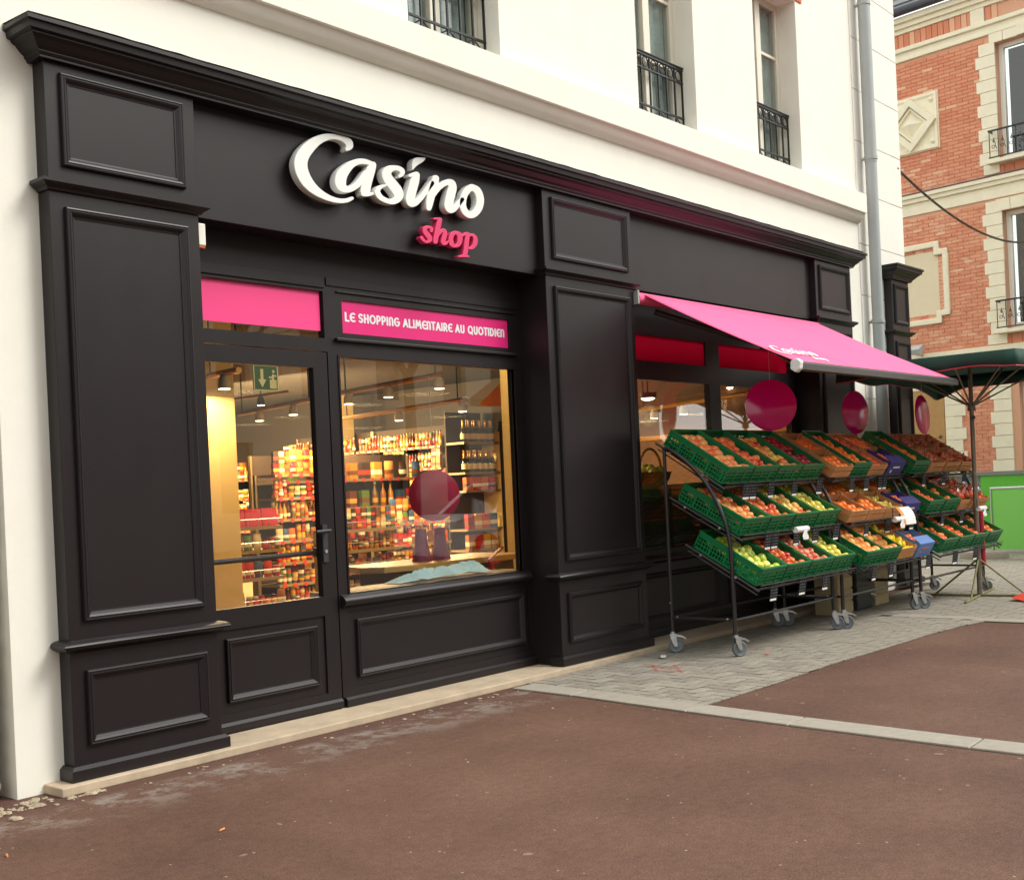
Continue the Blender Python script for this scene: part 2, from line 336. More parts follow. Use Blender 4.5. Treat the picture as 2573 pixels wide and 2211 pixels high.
def paver_mesh(dirt=True):
    b = MB(); a, c, h = .0955, .0455, .006; e = .002
    b.add([(-a, -c, 0), (a, -c, 0), (a, c, 0), (-a, c, 0), (-a, -c, h - e), (a, -c, h - e), (a, c, h - e), (-a, c, h - e), (-a + e, -c + e, h), (a - e, -c + e, h), (a - e, c - e, h), (-a + e, c - e, h)],
          [(0, 1, 5, 4), (1, 2, 6, 5), (2, 3, 7, 6), (3, 0, 4, 7), (4, 5, 9, 8), (5, 6, 10, 9), (6, 7, 11, 10), (7, 4, 8, 11), (8, 9, 10, 11)])
    b.m = [1] * 4 + [0] * 5
    return b
pm = paver_mesh().mesh('paver', [PAVER, BED])
cells = []; cuts = []
ang = math.radians(-3)
for i in range(-40, 140):            # 90 degree herringbone of 20 x 10 cm blocks
    for j in range(-40, 140):
        k = (i - j) % 4
        if k == 0: c = ((i + 1) * .1, j * .1 + .05, 0)
        elif k == 3: c = (i * .1 + .05, (j + 1) * .1, 1)
        else: continue
        x, y = 6.1 + c[0] * math.cos(ang) - c[1] * math.sin(ang), 2.6 + c[0] * math.sin(ang) + c[1] * math.cos(ang)
        if x > 19.5 or (y < 4.5 and abs(x - 10.60 + .07 * (4.45 - y) / .75) < .055): continue
        rz = ang + (math.pi / 2 if c[2] else 0); cs, sn = math.cos(rz), math.sin(rz)
        cor = [(x + u * cs - v * sn, y + u * sn + v * cs) for u, v in ((-.0945, -.0445), (.0945, -.0445), (.0945, .0445), (-.0945, .0445))]
        ins = [inside(*q) for q in cor]
        if all(ins): cells.append((x * AX[0] + y * AX[1], x, y, c[2]))
        elif any(ins): cuts.append(cor)
cells.sort()
rest = MB(); base = paver_mesh()
for q, (dd, x, y, r) in enumerate(cells):
    rz = ang + (math.pi / 2 if r else 0) + random.uniform(-.012, .012); z = .003 + random.uniform(-.001, .0012); tl = (random.uniform(-.006, .006), random.uniform(-.006, .006))
    if q < 300:
        inst('paver', pm, pav, loc=(x, y, z), rot=(tl[0], tl[1], rz))
    else:
        mt = Matrix.Translation((x, y, z)) @ Matrix.Rotation(rz, 4, 'Z'); rest.add([mt @ Vector(v) for v in base.v], base.f); rest.m[-9:-5] = [1] * 4
def clip(poly, a, b):
    """keep the part of a polygon left of the line a -> b"""
    out = []; d = (b[0] - a[0], b[1] - a[1]); f = lambda p: d[0] * (p[1] - a[1]) - d[1] * (p[0] - a[0])
    for i in range(len(poly)):
        p, q = poly[i - 1], poly[i]; fp, fq = f(p), f(q)
        if (fp >= 0) != (fq >= 0): t = fp / (fp - fq); out.append((p[0] + (q[0] - p[0]) * t, p[1] + (q[1] - p[1]) * t))
        if fq >= 0: out.append(q)
    return out
for cor in cuts:                     # blocks cut to the edge
    cx_, cy_ = sum(p[0] for p in cor) / 4, sum(p[1] for p in cor) / 4; poly = cor
    for i in range(len(edge)):
        a_, b_ = edge[i - 1], edge[i]; dx_, dy_ = b_[0] - a_[0], b_[1] - a_[1]; l_ = math.hypot(dx_, dy_); t_ = ((cx_ - a_[0]) * dx_ + (cy_ - a_[1]) * dy_) / l_ / l_
        if -.15 / l_ < t_ < 1 + .15 / l_ and abs(dx_ * (cy_ - a_[1]) - dy_ * (cx_ - a_[0])) / l_ < .12 and len(poly) > 2: poly = clip(poly, a_, b_)
    if len(poly) > 2 and abs(sum(poly[i - 1][0] * poly[i][1] - poly[i][0] * poly[i - 1][1] for i in range(len(poly)))) > .001:
        k_ = len(poly); rest.add([(px_, py_, .003) for px_, py_ in poly] + [(px_, py_, .0092) for px_, py_ in poly], [tuple(k_ + i for i in range(k_))]); rest.add([(px_, py_, .003) for px_, py_ in poly] + [(px_, py_, .0092) for px_, py_ in poly], [(i, (i + 1) % k_, k_ + (i + 1) % k_, k_ + i) for i in range(k_)])
ro = rest.build('far_pavers', [PAVER, BED], pav); ro['kind'] = 'stuff'
# granite strip: slabs crossing the pavement
SLAB = M('granite_slab', lin((150, 143, 131)), .8, var=.13, vscale=14, bump=.4, bscale=160, rand=.06)
Lf = [(5.995, 5.20), (5.965, 4.671), (5.85, 3.742), (5.78, 3.05), (5.70, 2.05), (5.66, 1.25), (5.60, .45)]
Rt = [(6.21, 5.19), (6.172, 4.682), (6.072, 3.74), (6.0, 3.06), (5.92, 2.06), (5.88, 1.25), (5.82, .45)]
for i in range(len(Lf) - 1):
    a, b, c, d = Vector(Lf[i]), Vector(Rt[i]), Vector(Rt[i + 1]), Vector(Lf[i + 1]); u = (d - a).normalized() * .004
    q = [a + u, d - u, c - u, b + u]; e = .004; ce = sum(q, Vector((0, 0))) / 4
    mb = MB(); h = .0105
    qi = [p + (ce - p).normalized() * .006 for p in q]
    mb.add([(p.x, p.y, .002) for p in q] + [(p.x, p.y, h - e) for p in q] + [(p.x, p.y, h) for p in qi], [(0, 1, 5, 4), (1, 2, 6, 5), (2, 3, 7, 6), (3, 0, 4, 7), (4, 5, 9, 8), (5, 6, 10, 9), (6, 7, 11, 10), (7, 4, 8, 11), (8, 9, 10, 11)])
    mb.build('slab', SLAB, pav)
pmk = MB()
for a_, b_ in (((1625, 1676), (1700, 1681)), ((1640, 1686), (1722, 1690)), ((1694, 1672), (1716, 1694)), ((1640, 1672), (1652, 1690))):
    pa, pb = onz(a_), onz(b_); dv = Vector((pb[0] - pa[0], pb[1] - pa[1], 0)); nv_ = Vector((-dv.y, dv.x, 0)).normalized() * .016; A_, B_ = Vector((pa[0], pa[1], .0118)), Vector((pb[0], pb[1], .0118)); pmk.add([A_ - nv_, B_ - nv_, B_ + nv_ * .6, A_ + nv_], [(0, 1, 2, 3)])
PMK = bpy.data.materials.new('faded_red_spray'); PMK.use_nodes = True; _n = PMK.node_tree; _b = _n.nodes['Principled BSDF']; _b.inputs['Base Color'].default_value = (*lin((190, 96, 82)), 1); _b.inputs['Roughness'].default_value = .9
_t = _n.nodes.new('ShaderNodeTexNoise'); _t.inputs['Scale'].default_value = 60; _r = _n.nodes.new('ShaderNodeMapRange'); _r.inputs[1].default_value = .42; _r.inputs[2].default_value = .6; _r.inputs[4].default_value = .7; _n.links.new(_t.outputs[0], _r.inputs[0]); _n.links.new(_r.outputs[0], _b.inputs['Alpha'])
pmk.build('paint_mark', PMK, pav)
for i in range(6):                    # second strip, further along
    y1 = 4.45 - i * .75; y0 = y1 - .74; x = 10.60 - i * .07
    mb = MB(); mb.box(x - .1 - .004 * i, x + .1, y0, y1, .0045, .0108); mb.build('slab', SLAB, pav)
# ================================================================== WHITE BUILDING
bld = thing('white_building', 'white rendered corner building with tall windows above the dark shop front', 'building', (2.66, 5.41, 0))
YW = 5.41
wall = MB()
grid_wall(wall, 2.66, 13.63, 0, 9.0, YW, YW + .28, [(5.51, 6.43, 4.39, 6.15), (8.175, 9.09, 4.39, 6.15), (10.20, 11.10, 4.39, 6.15), (3.70, 6.76, .0, 3.2), (7.76, 11.12, .0, 3.2)])
part('wall', weld(wall), WHITE, bld)
sd = MB(); sd.box(2.66, 2.92, YW + .281, 18.3, 0, 9); sd.box(13.38, 13.63, YW + .281, 18.3, 0, 9); sd.box(2.66, 13.63, 18.301, 18.5, 0, 9); sd.box(2.66, 13.63, YW, 18.5, 9.001, 9.2)
part('side_walls', sd, WHITE, bld)
sc = MB(); sc.sweep([(2.66, YW), (12.39, YW)], [(-.02, 4.07), (.012, 4.075), (.04, 4.09), (.07, 4.125), (.09, 4.165), (.112, 4.168), (.112, 4.372), (-.02, 4.392)])
part('string_course', sc, WHITE, bld, smooth=30)
JBLK = M('smooth_white_block', (.80, .78, .71), .85, spec=.25, var=.03, vscale=4, bump=.2, bscale=200)
for i in range(16):
    z1 = 7.832 - i * .5685; z0 = z1 - .5605
    if z0 < -.6: break
    q = MB(); q.box(12.38, 13.634, YW - .010, YW + .02, max(z0, .01), z1); part('quoin_block', q, JBLK, bld, bevel=.003)
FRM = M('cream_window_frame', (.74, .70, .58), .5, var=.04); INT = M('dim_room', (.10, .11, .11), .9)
NETC = M('net_curtain', (.34, .385, .37), .5, var=.4, vscale=7); IRON = M('black_iron', (.012, .013, .014), .45)
TILEO = M('orange_brick_lintel', lin((196, 112, 70)), .8, var=.2, vscale=20)
def upper_window(x0, x1):
    w = MB(); yf = YW + .20; z0, z1 = 4.39, 6.15; cx = (x0 + x1) / 2
    w.box(x0, x0 + .06, yf, yf + .07, z0, z1); w.box(x1 - .06, x1, yf, yf + .07, z0, z1); w.box(x0 + .06, x1 - .06, yf, yf + .07, z1 - .06, z1); w.box(x0 + .06, x1 - .06, yf, yf + .07, z0, z0 + .09)
    w.box(cx - .05, cx + .05, yf - .012, yf + .06, z0 + .09, z1 - .06)
    wo = part('window', w, FRM, bld, bevel=.006)
    for a, b in ((x0 + .06, cx - .05), (cx + .05, x1 - .06)):
        for zc in (5.02, 5.60): t = MB(); t.box(a, b, yf + .01, yf + .045, zc - .014, zc + .014); part('glazing_bar', t, FRM, wo)
        p = MB(); p.box(a - .004, b + .004, yf + .028, yf + .034, z0 + .08, z1 - .05); part('pane', p, GLASS2, wo)
    c = MB()
    for k in range(24):
        xa, xb = x0 + .07 + (x1 - x0 - .14) * k / 24, x0 + .07 + (x1 - x0 - .14) * (k + 1) / 24
        ya, yb = yf + .065 + .014 * math.sin(k * 1.7), yf + .065 + .014 * math.sin((k + 1) * 1.7)
        if True: c.add([(xa, ya, z0 + .05), (xb, yb, z0 + .05), (xb, yb, z1), (xa, ya, z1)], [(0, 1, 2, 3)])
    part('curtain', c, NETC, wo, smooth=80)
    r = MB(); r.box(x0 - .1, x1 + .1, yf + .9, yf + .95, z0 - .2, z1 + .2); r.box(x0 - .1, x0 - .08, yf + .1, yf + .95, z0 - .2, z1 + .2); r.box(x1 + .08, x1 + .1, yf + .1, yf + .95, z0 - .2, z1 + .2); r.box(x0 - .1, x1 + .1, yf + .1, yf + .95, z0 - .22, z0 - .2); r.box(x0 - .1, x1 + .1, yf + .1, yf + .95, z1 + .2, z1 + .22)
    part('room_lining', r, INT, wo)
    # railing
    yr = YW + .135; za, zb = 4.455, 4.985; rm = MB()
    rm.box(x0, x1, yr - .012, yr + .012, zb, zb + .022); rm.box(x0, x1, yr - .009, yr + .009, zb - .115, zb - .10); rm.box(x0, x1, yr - .009, yr + .009, za + .10, za + .115); rm.box(x0, x1, yr - .01, yr + .01, za, za + .018)
    rm.box(x0 - .0, x1, yr - .02, yr + .02, zb + .022, zb + .03)
    rl = part('railing', rm, IRON, bld)
    n = 7; st = (x1 - x0) / n
    for k in range(n + 1):
        xx = min(max(x0 + st * k, x0 + .009), x1 - .009); b = MB(); b.box(xx - .007, xx + .007, yr - .007, yr + .007, za + .018, zb); part('bar', b, IRON, rl)
    for k in range(n):
        xc = x0 + st * (k + .5); t = MB(); t.tube([(xc + .043 * math.cos(a * math.pi / 8), yr, zb - .05 + .043 * math.sin(a * math.pi / 8)) for a in range(17)], .006, 6, cap=False); part('ring', t, IRON, rl, smooth=60)
        t = MB(); s = 1 if k % 2 else -1; t.tube([(xc - s * st / 2, yr, za + .018), (xc + s * st / 2, yr, za + .10)], .006, 6); part('zigzag_bar', t, IRON, rl, smooth=60)
    li = MB()
    for k in range(int((x1 - x0 + .3) / .07)): li.box(x0 - .15 + k * .07, x0 - .15 + k * .07 + .062, YW - .012, YW + .02, 6.16, 6.38)
    part('brick_lintel', li, TILEO, bld)
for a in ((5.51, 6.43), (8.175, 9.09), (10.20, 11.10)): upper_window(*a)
PIPE = M('grey_pipe', lin((164, 171, 170)), .5, var=.06, vscale=6)
dp = thing('downpipe', 'grey round rainwater pipe running down the white wall', 'pipe', (12.55, 5.29, 0))
pp = MB(); pp.tube([(12.55, 5.30, .15), (12.55, 5.30, 4.75)], .062, 16); pp.tube([(12.55, 5.30, 4.75), (12.55, 5.30, 9)], .066, 16); part('pipe', pp, PIPE, dp, smooth=40)
for z in (1.6, 3.0, 4.8, 6.5): c = MB(); c.tube([(12.55, 5.30, z - .02), (12.55, 5.30, z + .02)], .073, 16); c.box(12.535, 12.565, 5.36, YW, z - .012, z + .012); part('bracket', c, PIPE, dp, smooth=40)
# ================================================================== SHOP FRONT
YP, YB, YF = 5.31, 5.57, 5.37
shop = thing('shopfront', 'dark brown panelled timber shop front with pilasters and cornice', 'shop front', (2.9, 5.31, 0))
MOULD = [(0, 0), (0, .008), (.003, .020), (.009, .022), (.013, .017), (.018, .017), (.021, .021), (.030, .017), (.043, .004), (.050, .003), (.050, 0)]
def pilaster(x0, x1, p0, p1, side=.28):
    b = MB(); b.box(x0, x1, YP, YP + side, .046, 3.5135); po = part('pilaster', b, DARK, shop, bevel=.003)
    for z0, z1 in ((.205, .57), (.805, 2.815), (3.012, 3.465)):
        m = MB(); m.mould(p0, p1, z0, z1, YP - .0005, MOULD); part('panel_moulding', m, DARK, po)
    path = [(x0, YP + .09), (x0, YP), (x1, YP), (x1, YP + (.06 if side < .2 else .05))]
    nk = MB(); nk.sweep(path, [(-.01, 2.885), (.012, 2.888), (.018, 2.90), (.036, 2.912), (.048, 2.922), (.048, 2.938), (-.01, 2.944)]); part('neck_moulding', nk, DARK, po)
    path2 = path[:3] + [(x1, YP + min(side, .25))]
    dd = MB(); dd.sweep(path2, [(-.01, .655), (.01, .66), (.03, .672), (.046, .683), (.052, .695), (.046, .708), (.03, .716), (-.01, .722)]); part('dado_moulding', dd, DARK, po, smooth=45)
    bb = MB(); bb.sweep(path2, [(-.01, .047), (.03, .047), (.03, .100), (.012, .116), (-.01, .116)]); part('baseboard', bb, DARK, po)
    return po
pilaster(2.90, 3.745, 2.975, 3.668); pilaster(6.703, 7.82, 6.79, 7.748); pilaster(11.07, 11.90, 11.145, 11.835); pilaster(12.985, 13.47, 13.04, 13.425, side=.11)
CORN = [(-.115, 3.514), (.030, 3.514), (.030, 3.524), (.036, 3.528), (.042, 3.538), (.042, 3.543), (.060, 3.556), (.083, 3.582), (.104, 3.594), (.104, 3.602), (.124, 3.608), (.128, 3.636), (.142, 3.642), (.142, 3.662), (-.115, 3.672)]
c = MB(); c.sweep([(2.90, YP + .11), (2.90, YP), (11.90, YP), (11.90, YP + .11)], CORN); part('cornice', c, DARK, shop)
c = MB(); c.sweep([(12.985, YP + .09), (12.985, YP), (13.47, YP), (13.47, YP + .09)], CORN); part('cornice', c, DARK, shop)
LEAD = M('lead_flashing', lin((150, 152, 148)), .55, metal=.4, var=.3, vscale=12)
fl = MB(); xs = np.arange(2.76, 12.03, .09); vs = []
for x in xs: vs += [(x, 5.163 + random.uniform(-.002, .002), 3.6655 + random.uniform(0, .004)), (x, YW, 3.676)]
fl.add(vs, [(2 * i, 2 * i + 2, 2 * i + 3, 2 * i + 1) for i in range(len(xs) - 1)]); part('flashing', fl, LEAD, shop)
for x0, x1, zb in ((3.746, 6.702, 2.893), (7.821, 11.069, 2.908)):
    f = MB(); f.box(x0, x1, YF, YF + .035, zb, 3.5135); part('fascia', f, DARK, shop, bevel=.002)
    f = MB(); f.box(x0, x1, YF + .035, YB + .03, zb + .004, zb + .03); part('soffit', f, DARK, shop)
# ---- bay one: door and window
fr = MB(); grid_wall(fr, 3.75, 6.702, .046, 2.897, YB, YB + .06, [(3.80, 4.829, .05, 2.248), (3.88, 4.812, 2.330, 2.622), (4.92, 6.60, .747, 2.222), (4.962, 6.570, 2.374, 2.582), (4.90, 6.655, .155, .635)])
frame = part('window_frame', weld(fr), DARK, shop)
t = MB(); t.box(4.88, 6.65, YB + .012, YB + .05, .14, .65); part('panel', t, DARK, frame)
t = MB(); t.mould(4.965, 6.60, .213, .58, YB + .012, MOULD); part('panel_moulding', t, DARK, frame)
t = MB(); t.sweep([(4.842, YB), (6.70, YB)], [(-.01, .047), (.024, .047), (.024, .092), (.008, .106), (-.01, .106)]); part('baseboard', t, DARK, frame)
t = MB(); t.sweep([(4.843, YB), (6.662, YB)], [(-.01, .655), (.012, .66), (.03, .672), (.045, .683), (.05, .70), (.045, .714), (.02, .735), (-.01, .745)]); part('sill', t, DARK, frame, smooth=45)
t = MB(); t.box(4.89, 6.64, YB - .028, YB, 2.318, 2.338); part('drip_bar', t, DARK, frame, bevel=.004)
t = MB(); t.box(4.915, 6.645, YB - .012, YB, 2.624, 2.634); t.box(3.86, 4.82, YB - .010, YB, 2.642, 2.70); t.box(4.835, 6.69, YB - .008, YB, 2.66, 2.71); part('head_bead', t, DARK, frame, bevel=.002)
for a, b, z0, z1 in ((4.91, 6.61, .74, 2.23), (3.87, 4.82, 2.32, 2.63)):
    t = MB(); t.box(a, b, YB + .026, YB + .032, z0, z1); part('pane', t, GLASS, frame)
t = MB(); t.mould(4.92, 6.60, .747, 2.222, YB + .0, [(-.012, .0), (-.012, .006), (.0, .006), (.0, -.02)]); part('glazing_bead', t, DARK, frame)
t = MB(); t.box(3.882, 4.80, YB + .0225, YB + .025, 2.378, 2.6215); part('pink_film', t, PINKL, frame)
slo = MB(); slo.box(4.963, 6.569, YB + .012, YB + .02, 2.375, 2.581); slo_o = part('slogan_panel', slo, PINK, frame)
door = thing('door', '', ''); del door['label']; del door['category']; door.parent = shop; door.location = (3.806 - 2.9, YB - YP, .06)
dm = MB(); grid_wall(dm, 3.806, 4.823, .054, 2.243, YB + .004, YB + .05, [(3.90, 4.712, .745, 2.145), (3.87, 4.716, .152, .628)]); part('leaf', weld(dm), DARK, door)
t = MB(); t.box(3.86, 4.73, YB + .016, YB + .045, .14, .64); part('panel', t, DARK, door)
t = MB(); t.mould(3.985, 4.652, .213, .577, YB + .016, MOULD); part('panel_moulding', t, DARK, door)
t = MB(); t.sweep([(3.808, YB + .004), (4.815, YB + .004)], [(-.005, .054), (.024, .054), (.024, .092), (.008, .108), (-.005, .108)]); part('kick_board', t, DARK, door)
t = MB(); t.box(3.89, 4.72, YB + .026, YB + .032, .735, 2.155); part('pane', t, GLASS, door)
t = MB(); t.box(4.718, 4.756, YB - .008, YB + .004, .955, 1.185); t.tube([(4.737, YB - .006, 1.145), (4.737, YB - .05, 1.145)], .011, 10); t.tube([(4.745, YB - .05, 1.147), (4.70, YB - .054, 1.147), (4.635, YB - .05, 1.145)], .0095, 10); part('handle', t, DGREY, door, smooth=40)
t = MB(); t.tube([(4.737, YB - .009, 1.02), (4.737, YB - .013, 1.02)], .011, 10); part('lock', t, GALV, door, smooth=40)
t = MB(); t.tube([(3.86, YB + .10, 1.008), (4.77, YB + .10, 1.013)], .016, 10); t.box(4.74, 4.78, YB + .051, YB + .12, .985, 1.04); part('push_bar', t, DGREY, door, smooth=40)
# ---- bay two: shop windows behind the racks
fr = MB(); grid_wall(fr, 7.822, 11.068, .046, 2.912, YB, YB + .06, [(7.95, 9.36, .775, 2.215), (9.55, 10.925, .775, 2.215), (8.0, 9.312, 2.376, 2.592), (9.552, 10.90, 2.376, 2.592)])
frame2 = part('window_frame', weld(fr), DARK, shop)
for a, b in ((7.94, 9.37), (9.54, 10.935)): t = MB(); t.box(a, b, YB + .026, YB + .032, .765, 2.225); part('pane', t, GLASS, frame2)
for a, b in ((7.99, 9.32), (9.545, 10.91)): t = MB(); t.box(a, b, YB + .014, YB + .022, 2.37, 2.60); part('pink_film', t, PINKT, frame2)
t = MB(); t.sweep([(7.822, YB), (11.068, YB)], [(-.01, .655), (.012, .66), (.045, .683), (.05, .70), (.045, .714), (-.01, .73)]); part('sill', t, DARK, frame2)
for a, b in ((7.95, 9.36), (9.55, 10.92)): t = MB(); t.mould(a, b, .2, .58, YB - .0005, MOULD); part('panel_moulding', t, DARK, frame2)
t = MB(); t.sweep([(7.822, YB), (11.068, YB)], [(-.01, .047), (.024, .047), (.024, .092), (.008, .106), (-.01, .106)]); part('baseboard', t, DARK, frame2)
st = MB(); st.box(2.79, 11.96, 5.235, 5.64, .0, .045); part('stone_step', st, STEP, shop, bevel=.006)
sb = thing('door_sensor', 'small white sensor box fixed beside the top of the door', 'sensor', (3.746, 5.35, 2.72))
t = MB(); t.box(3.7465, 3.805, 5.335, 5.37, 2.735, 2.855); part('housing', t, M('white_plastic', (.78, .76, .68), .5), sb, bevel=.006)
t = MB(); t.box(3.752, 3.80, 5.338, 5.367, 2.723, 2.735); part('lens', t, M('orange_lens', (.5, .12, .03), .3), sb)
# ---- lettering built from brush strokes
def crom(pts, k=10):
    p = [pts[0]] + list(pts) + [pts[-1]]; out = []
    for i in range(1, len(p) - 2):
        for t in np.linspace(0, 1, k, endpoint=False):
            a, b, c, d = [np.array(q, float) for q in p[i - 1:i + 3]]
            out.append(.5 * ((2 * b) + (-a + c) * t + (2 * a - 5 * b + 4 * c - d) * t * t + (-a + 3 * b - 3 * c + d) * t ** 3))
    out.append(np.array(p[-2], float)); return np.array(out)
def contour(strokes, step, smooth=True):
    """union of round-ended strokes [(x, y, width)...] -> closed outlines"""
    segs = []
    for s in strokes:
        c = crom(s) if smooth else np.array(s, float); segs += [(c[i], c[i + 1]) for i in range(len(c) - 1)]
    al = np.array([p for s in segs for p in s]); r = al[:, 2].max() / 2
    x0, y0, x1, y1 = al[:, 0].min() - r - 2 * step, al[:, 1].min() - r - 2 * step, al[:, 0].max() + r + 2 * step, al[:, 1].max() + r + 2 * step
    X, Y = np.meshgrid(np.arange(x0, x1, step), np.arange(y0, y1, step)); D = np.full(X.shape, 1e9)
    for a, b in segs:
        d = b[:2] - a[:2]; l = max(d @ d, 1e-9); t = np.clip(((X - a[0]) * d[0] + (Y - a[1]) * d[1]) / l, 0, 1)
        D = np.minimum(D, np.hypot(X - a[0] - t * d[0], Y - a[1] - t * d[1]) - (a[2] + (b[2] - a[2]) * t) / 2)
    ny, nx = D.shape; nxt = {}
    def ed(i, j, e):
        if e == 0: a, b, k = (i, j), (i, j + 1), (i, j, 'h')
        elif e == 1: a, b, k = (i, j + 1), (i + 1, j + 1), (i, j + 1, 'v')
        elif e == 2: a, b, k = (i + 1, j), (i + 1, j + 1), (i + 1, j, 'h')
        else: a, b, k = (i, j), (i + 1, j), (i, j, 'v')
        t = D[a] / (D[a] - D[b]); return k, (X[a] + (X[b] - X[a]) * t, Y[a] + (Y[b] - Y[a]) * t)
    pos = {}; T = {1: [(3, 0)], 2: [(0, 1)], 3: [(3, 1)], 4: [(1, 2)], 5: [(3, 2), (1, 0)], 6: [(0, 2)], 7: [(3, 2)], 8: [(2, 3)], 9: [(2, 0)], 10: [(0, 3), (2, 1)], 11: [(2, 1)], 12: [(1, 3)], 13: [(1, 0)], 14: [(0, 3)]}
    I = D < 0
    for i, j in np.argwhere((I[:-1, :-1] | I[1:, :-1] | I[:-1, 1:] | I[1:, 1:]) & ~(I[:-1, :-1] & I[1:, :-1] & I[:-1, 1:] & I[1:, 1:])):
        code = I[i, j] * 1 + I[i, j + 1] * 2 + I[i + 1, j + 1] * 4 + I[i + 1, j] * 8
        for e1, e2 in T.get(int(code), []):
            k1, p1 = ed(i, j, e1); k2, p2 = ed(i, j, e2); pos[k1] = p1; pos[k2] = p2; nxt[k1] = k2
    loops = []; seen = set()
    for k in list(nxt):
        if k in seen: continue
        lp = []; c = k
        while c in nxt and c not in seen: seen.add(c); lp.append(pos[c]); c = nxt[c]
        if len(lp) > 6: loops.append(lp)
    return loops
def letter_mesh(name, loops, depth, bev, mat):
    """closed 2-D outlines in (u, v) -> solid letter; front at local +z"""
    cu = bpy.data.curves.new(name, 'CURVE'); cu.dimensions = '2D'; cu.fill_mode = 'BOTH'; cu.extrude = depth / 2; cu.bevel_depth = bev; cu.bevel_resolution = 1
    for lp in loops:
        s = cu.splines.new('POLY'); s.points.add(len(lp) - 1); s.use_cyclic_u = True
        for q, p in enumerate(lp): s.points[q].co = (p[0], p[1], 0, 1)
    o = bpy.data.objects.new(name, cu); COL.objects.link(o)
    dg = bpy.context.evaluated_depsgraph_get(); me = bpy.data.meshes.new_from_object(o.evaluated_get(dg)); bpy.data.objects.remove(o); bpy.data.curves.remove(cu)
    me.materials.clear(); me.materials.append(mat); return me
XZ = Matrix(((1, 0, 0, 0), (0, 0, -1, 0), (0, 1, 0, 0), (0, 0, 0, 1)))      # letter (u, v, depth) -> (x, z), front towards -y
ZA, ZBB, ZC = (710, 320, 6.907), (930, 380, 6.907), (1030, 530, 10.36)
LET = [
 ('C', ZA, WLET, [[(1120, 385, 50), (1165, 330, 110), (1140, 255, 120), (1030, 190, 90), (870, 163, 85), (710, 190, 120), (570, 260, 160), (450, 370, 195), (365, 480, 212), (322, 600, 220), (330, 730, 214), (378, 860, 202), (455, 980, 180), (565, 1090, 148), (700, 1180, 112), (850, 1247, 85), (1000, 1280, 70), (1130, 1270, 60), (1212, 1235, 44)]]),
 ('a', ZA, WLET, [[(1580, 645, 60), (1440, 600, 80), (1320, 600, 90), (1200, 650, 115), (1100, 740, 155), (1030, 840, 185), (1008, 950, 185), (1035, 1035, 150), (1110, 1080, 105), (1200, 1065, 95), (1300, 1000, 95), (1380, 910, 100), (1450, 800, 90)],
   [(1570, 660, 110), (1530, 760, 150), (1490, 900, 150), (1455, 1020, 160), (1440, 1110, 160), (1440, 1140, 110)], [(1400, 1165, 60), (1480, 1170, 56), (1562, 1158, 34)]]),
 ('s', ZBB, WLET, [[(510, 445, 26), (555, 405, 62), (560, 350, 80), (500, 305, 78), (420, 295, 80), (340, 320, 120), (290, 380, 150), (300, 450, 160), (350, 530, 165), (420, 615, 170), (480, 700, 170), (500, 780, 150), (455, 850, 110), (370, 880, 82), (270, 855, 78), (180, 800, 85), (135, 730, 90), (140, 670, 78), (195, 620, 52), (275, 598, 22)]]),
 ('i', ZBB, WLET, [[(690, 432, 36), (760, 405, 52), (810, 410, 90)], [(815, 420, 90), (778, 520, 145), (745, 640, 150), (715, 760, 150), (702, 850, 150), (725, 905, 125), (790, 900, 92), (870, 830, 80), (945, 740, 74), (1010, 650, 74), (1075, 560, 80)]]),
 ('dot', ZBB, WLET, [[(742, 315, 16), (770, 240, 70), (805, 185, 115), (860, 165, 92), (915, 145, 56), (955, 122, 14)]]),
 ('n', ZBB, WLET, [[(1140, 480, 112), (1118, 570, 130), (1085, 680, 130), (1055, 800, 128), (1035, 910, 112), (1025, 990, 84)], [(1085, 800, 60), (1150, 690, 80), (1240, 600, 84), (1340, 545, 92), (1415, 560, 116), (1432, 640, 140), (1405, 750, 148), (1378, 860, 148), (1368, 950, 145), (1395, 1015, 115), (1455, 1010, 86), (1530, 930, 78), (1600, 840, 70)]]),
 ('o', ZBB, WLET, [[(1770, 628, 100), (1865, 690, 118), (1912, 830, 124), (1895, 970, 122), (1825, 1080, 108), (1740, 1112, 102), (1655, 1055, 104), (1612, 940, 106), (1628, 800, 106), (1690, 685, 104), (1770, 628, 100)]]),
 ('s', ZC, PINKLET, [[(565, 520, 76), (570, 460, 70), (490, 425, 62), (405, 455, 96), (395, 530, 112), (450, 610, 122), (510, 690, 122), (520, 765, 96), (450, 812, 58), (375, 780, 62), (315, 705, 76)]]),
 ('h', ZC, PINKLET, [[(640, 208, 34), (720, 205, 44)], [(785, 235, 104), (745, 400, 118), (705, 600, 118), (668, 800, 112)], [(740, 640, 50), (820, 535, 72), (895, 515, 84), (918, 590, 104), (890, 710, 112), (872, 810, 108), (905, 858, 76), (960, 845, 46), (1000, 800, 26)]]),
 ('o', ZC, PINKLET, [[(1190, 560, 62), (1290, 625, 122), (1310, 745, 122), (1275, 870, 100), (1190, 922, 60), (1102, 875, 108), (1072, 755, 112), (1105, 625, 100), (1190, 560, 62)]]),
 ('p', ZC, PINKLET, [[(1385, 650, 36), (1450, 600, 60), (1510, 615, 100)], [(1510, 640, 110), (1480, 850, 110), (1455, 1050, 110), (1440, 1130, 108)], [(1285, 1190, 34), (1400, 1180, 60), (1535, 1187, 34)], [(1525, 650, 56), (1635, 628, 60), (1708, 720, 100), (1700, 850, 110), (1640, 950, 80), (1560, 985, 40)]])]
sign = thing('shop_sign', 'raised white script letters over small pink letters on the dark fascia', 'sign', (4.4, YF, 2.9))
YL = YF - .078; CAS = []
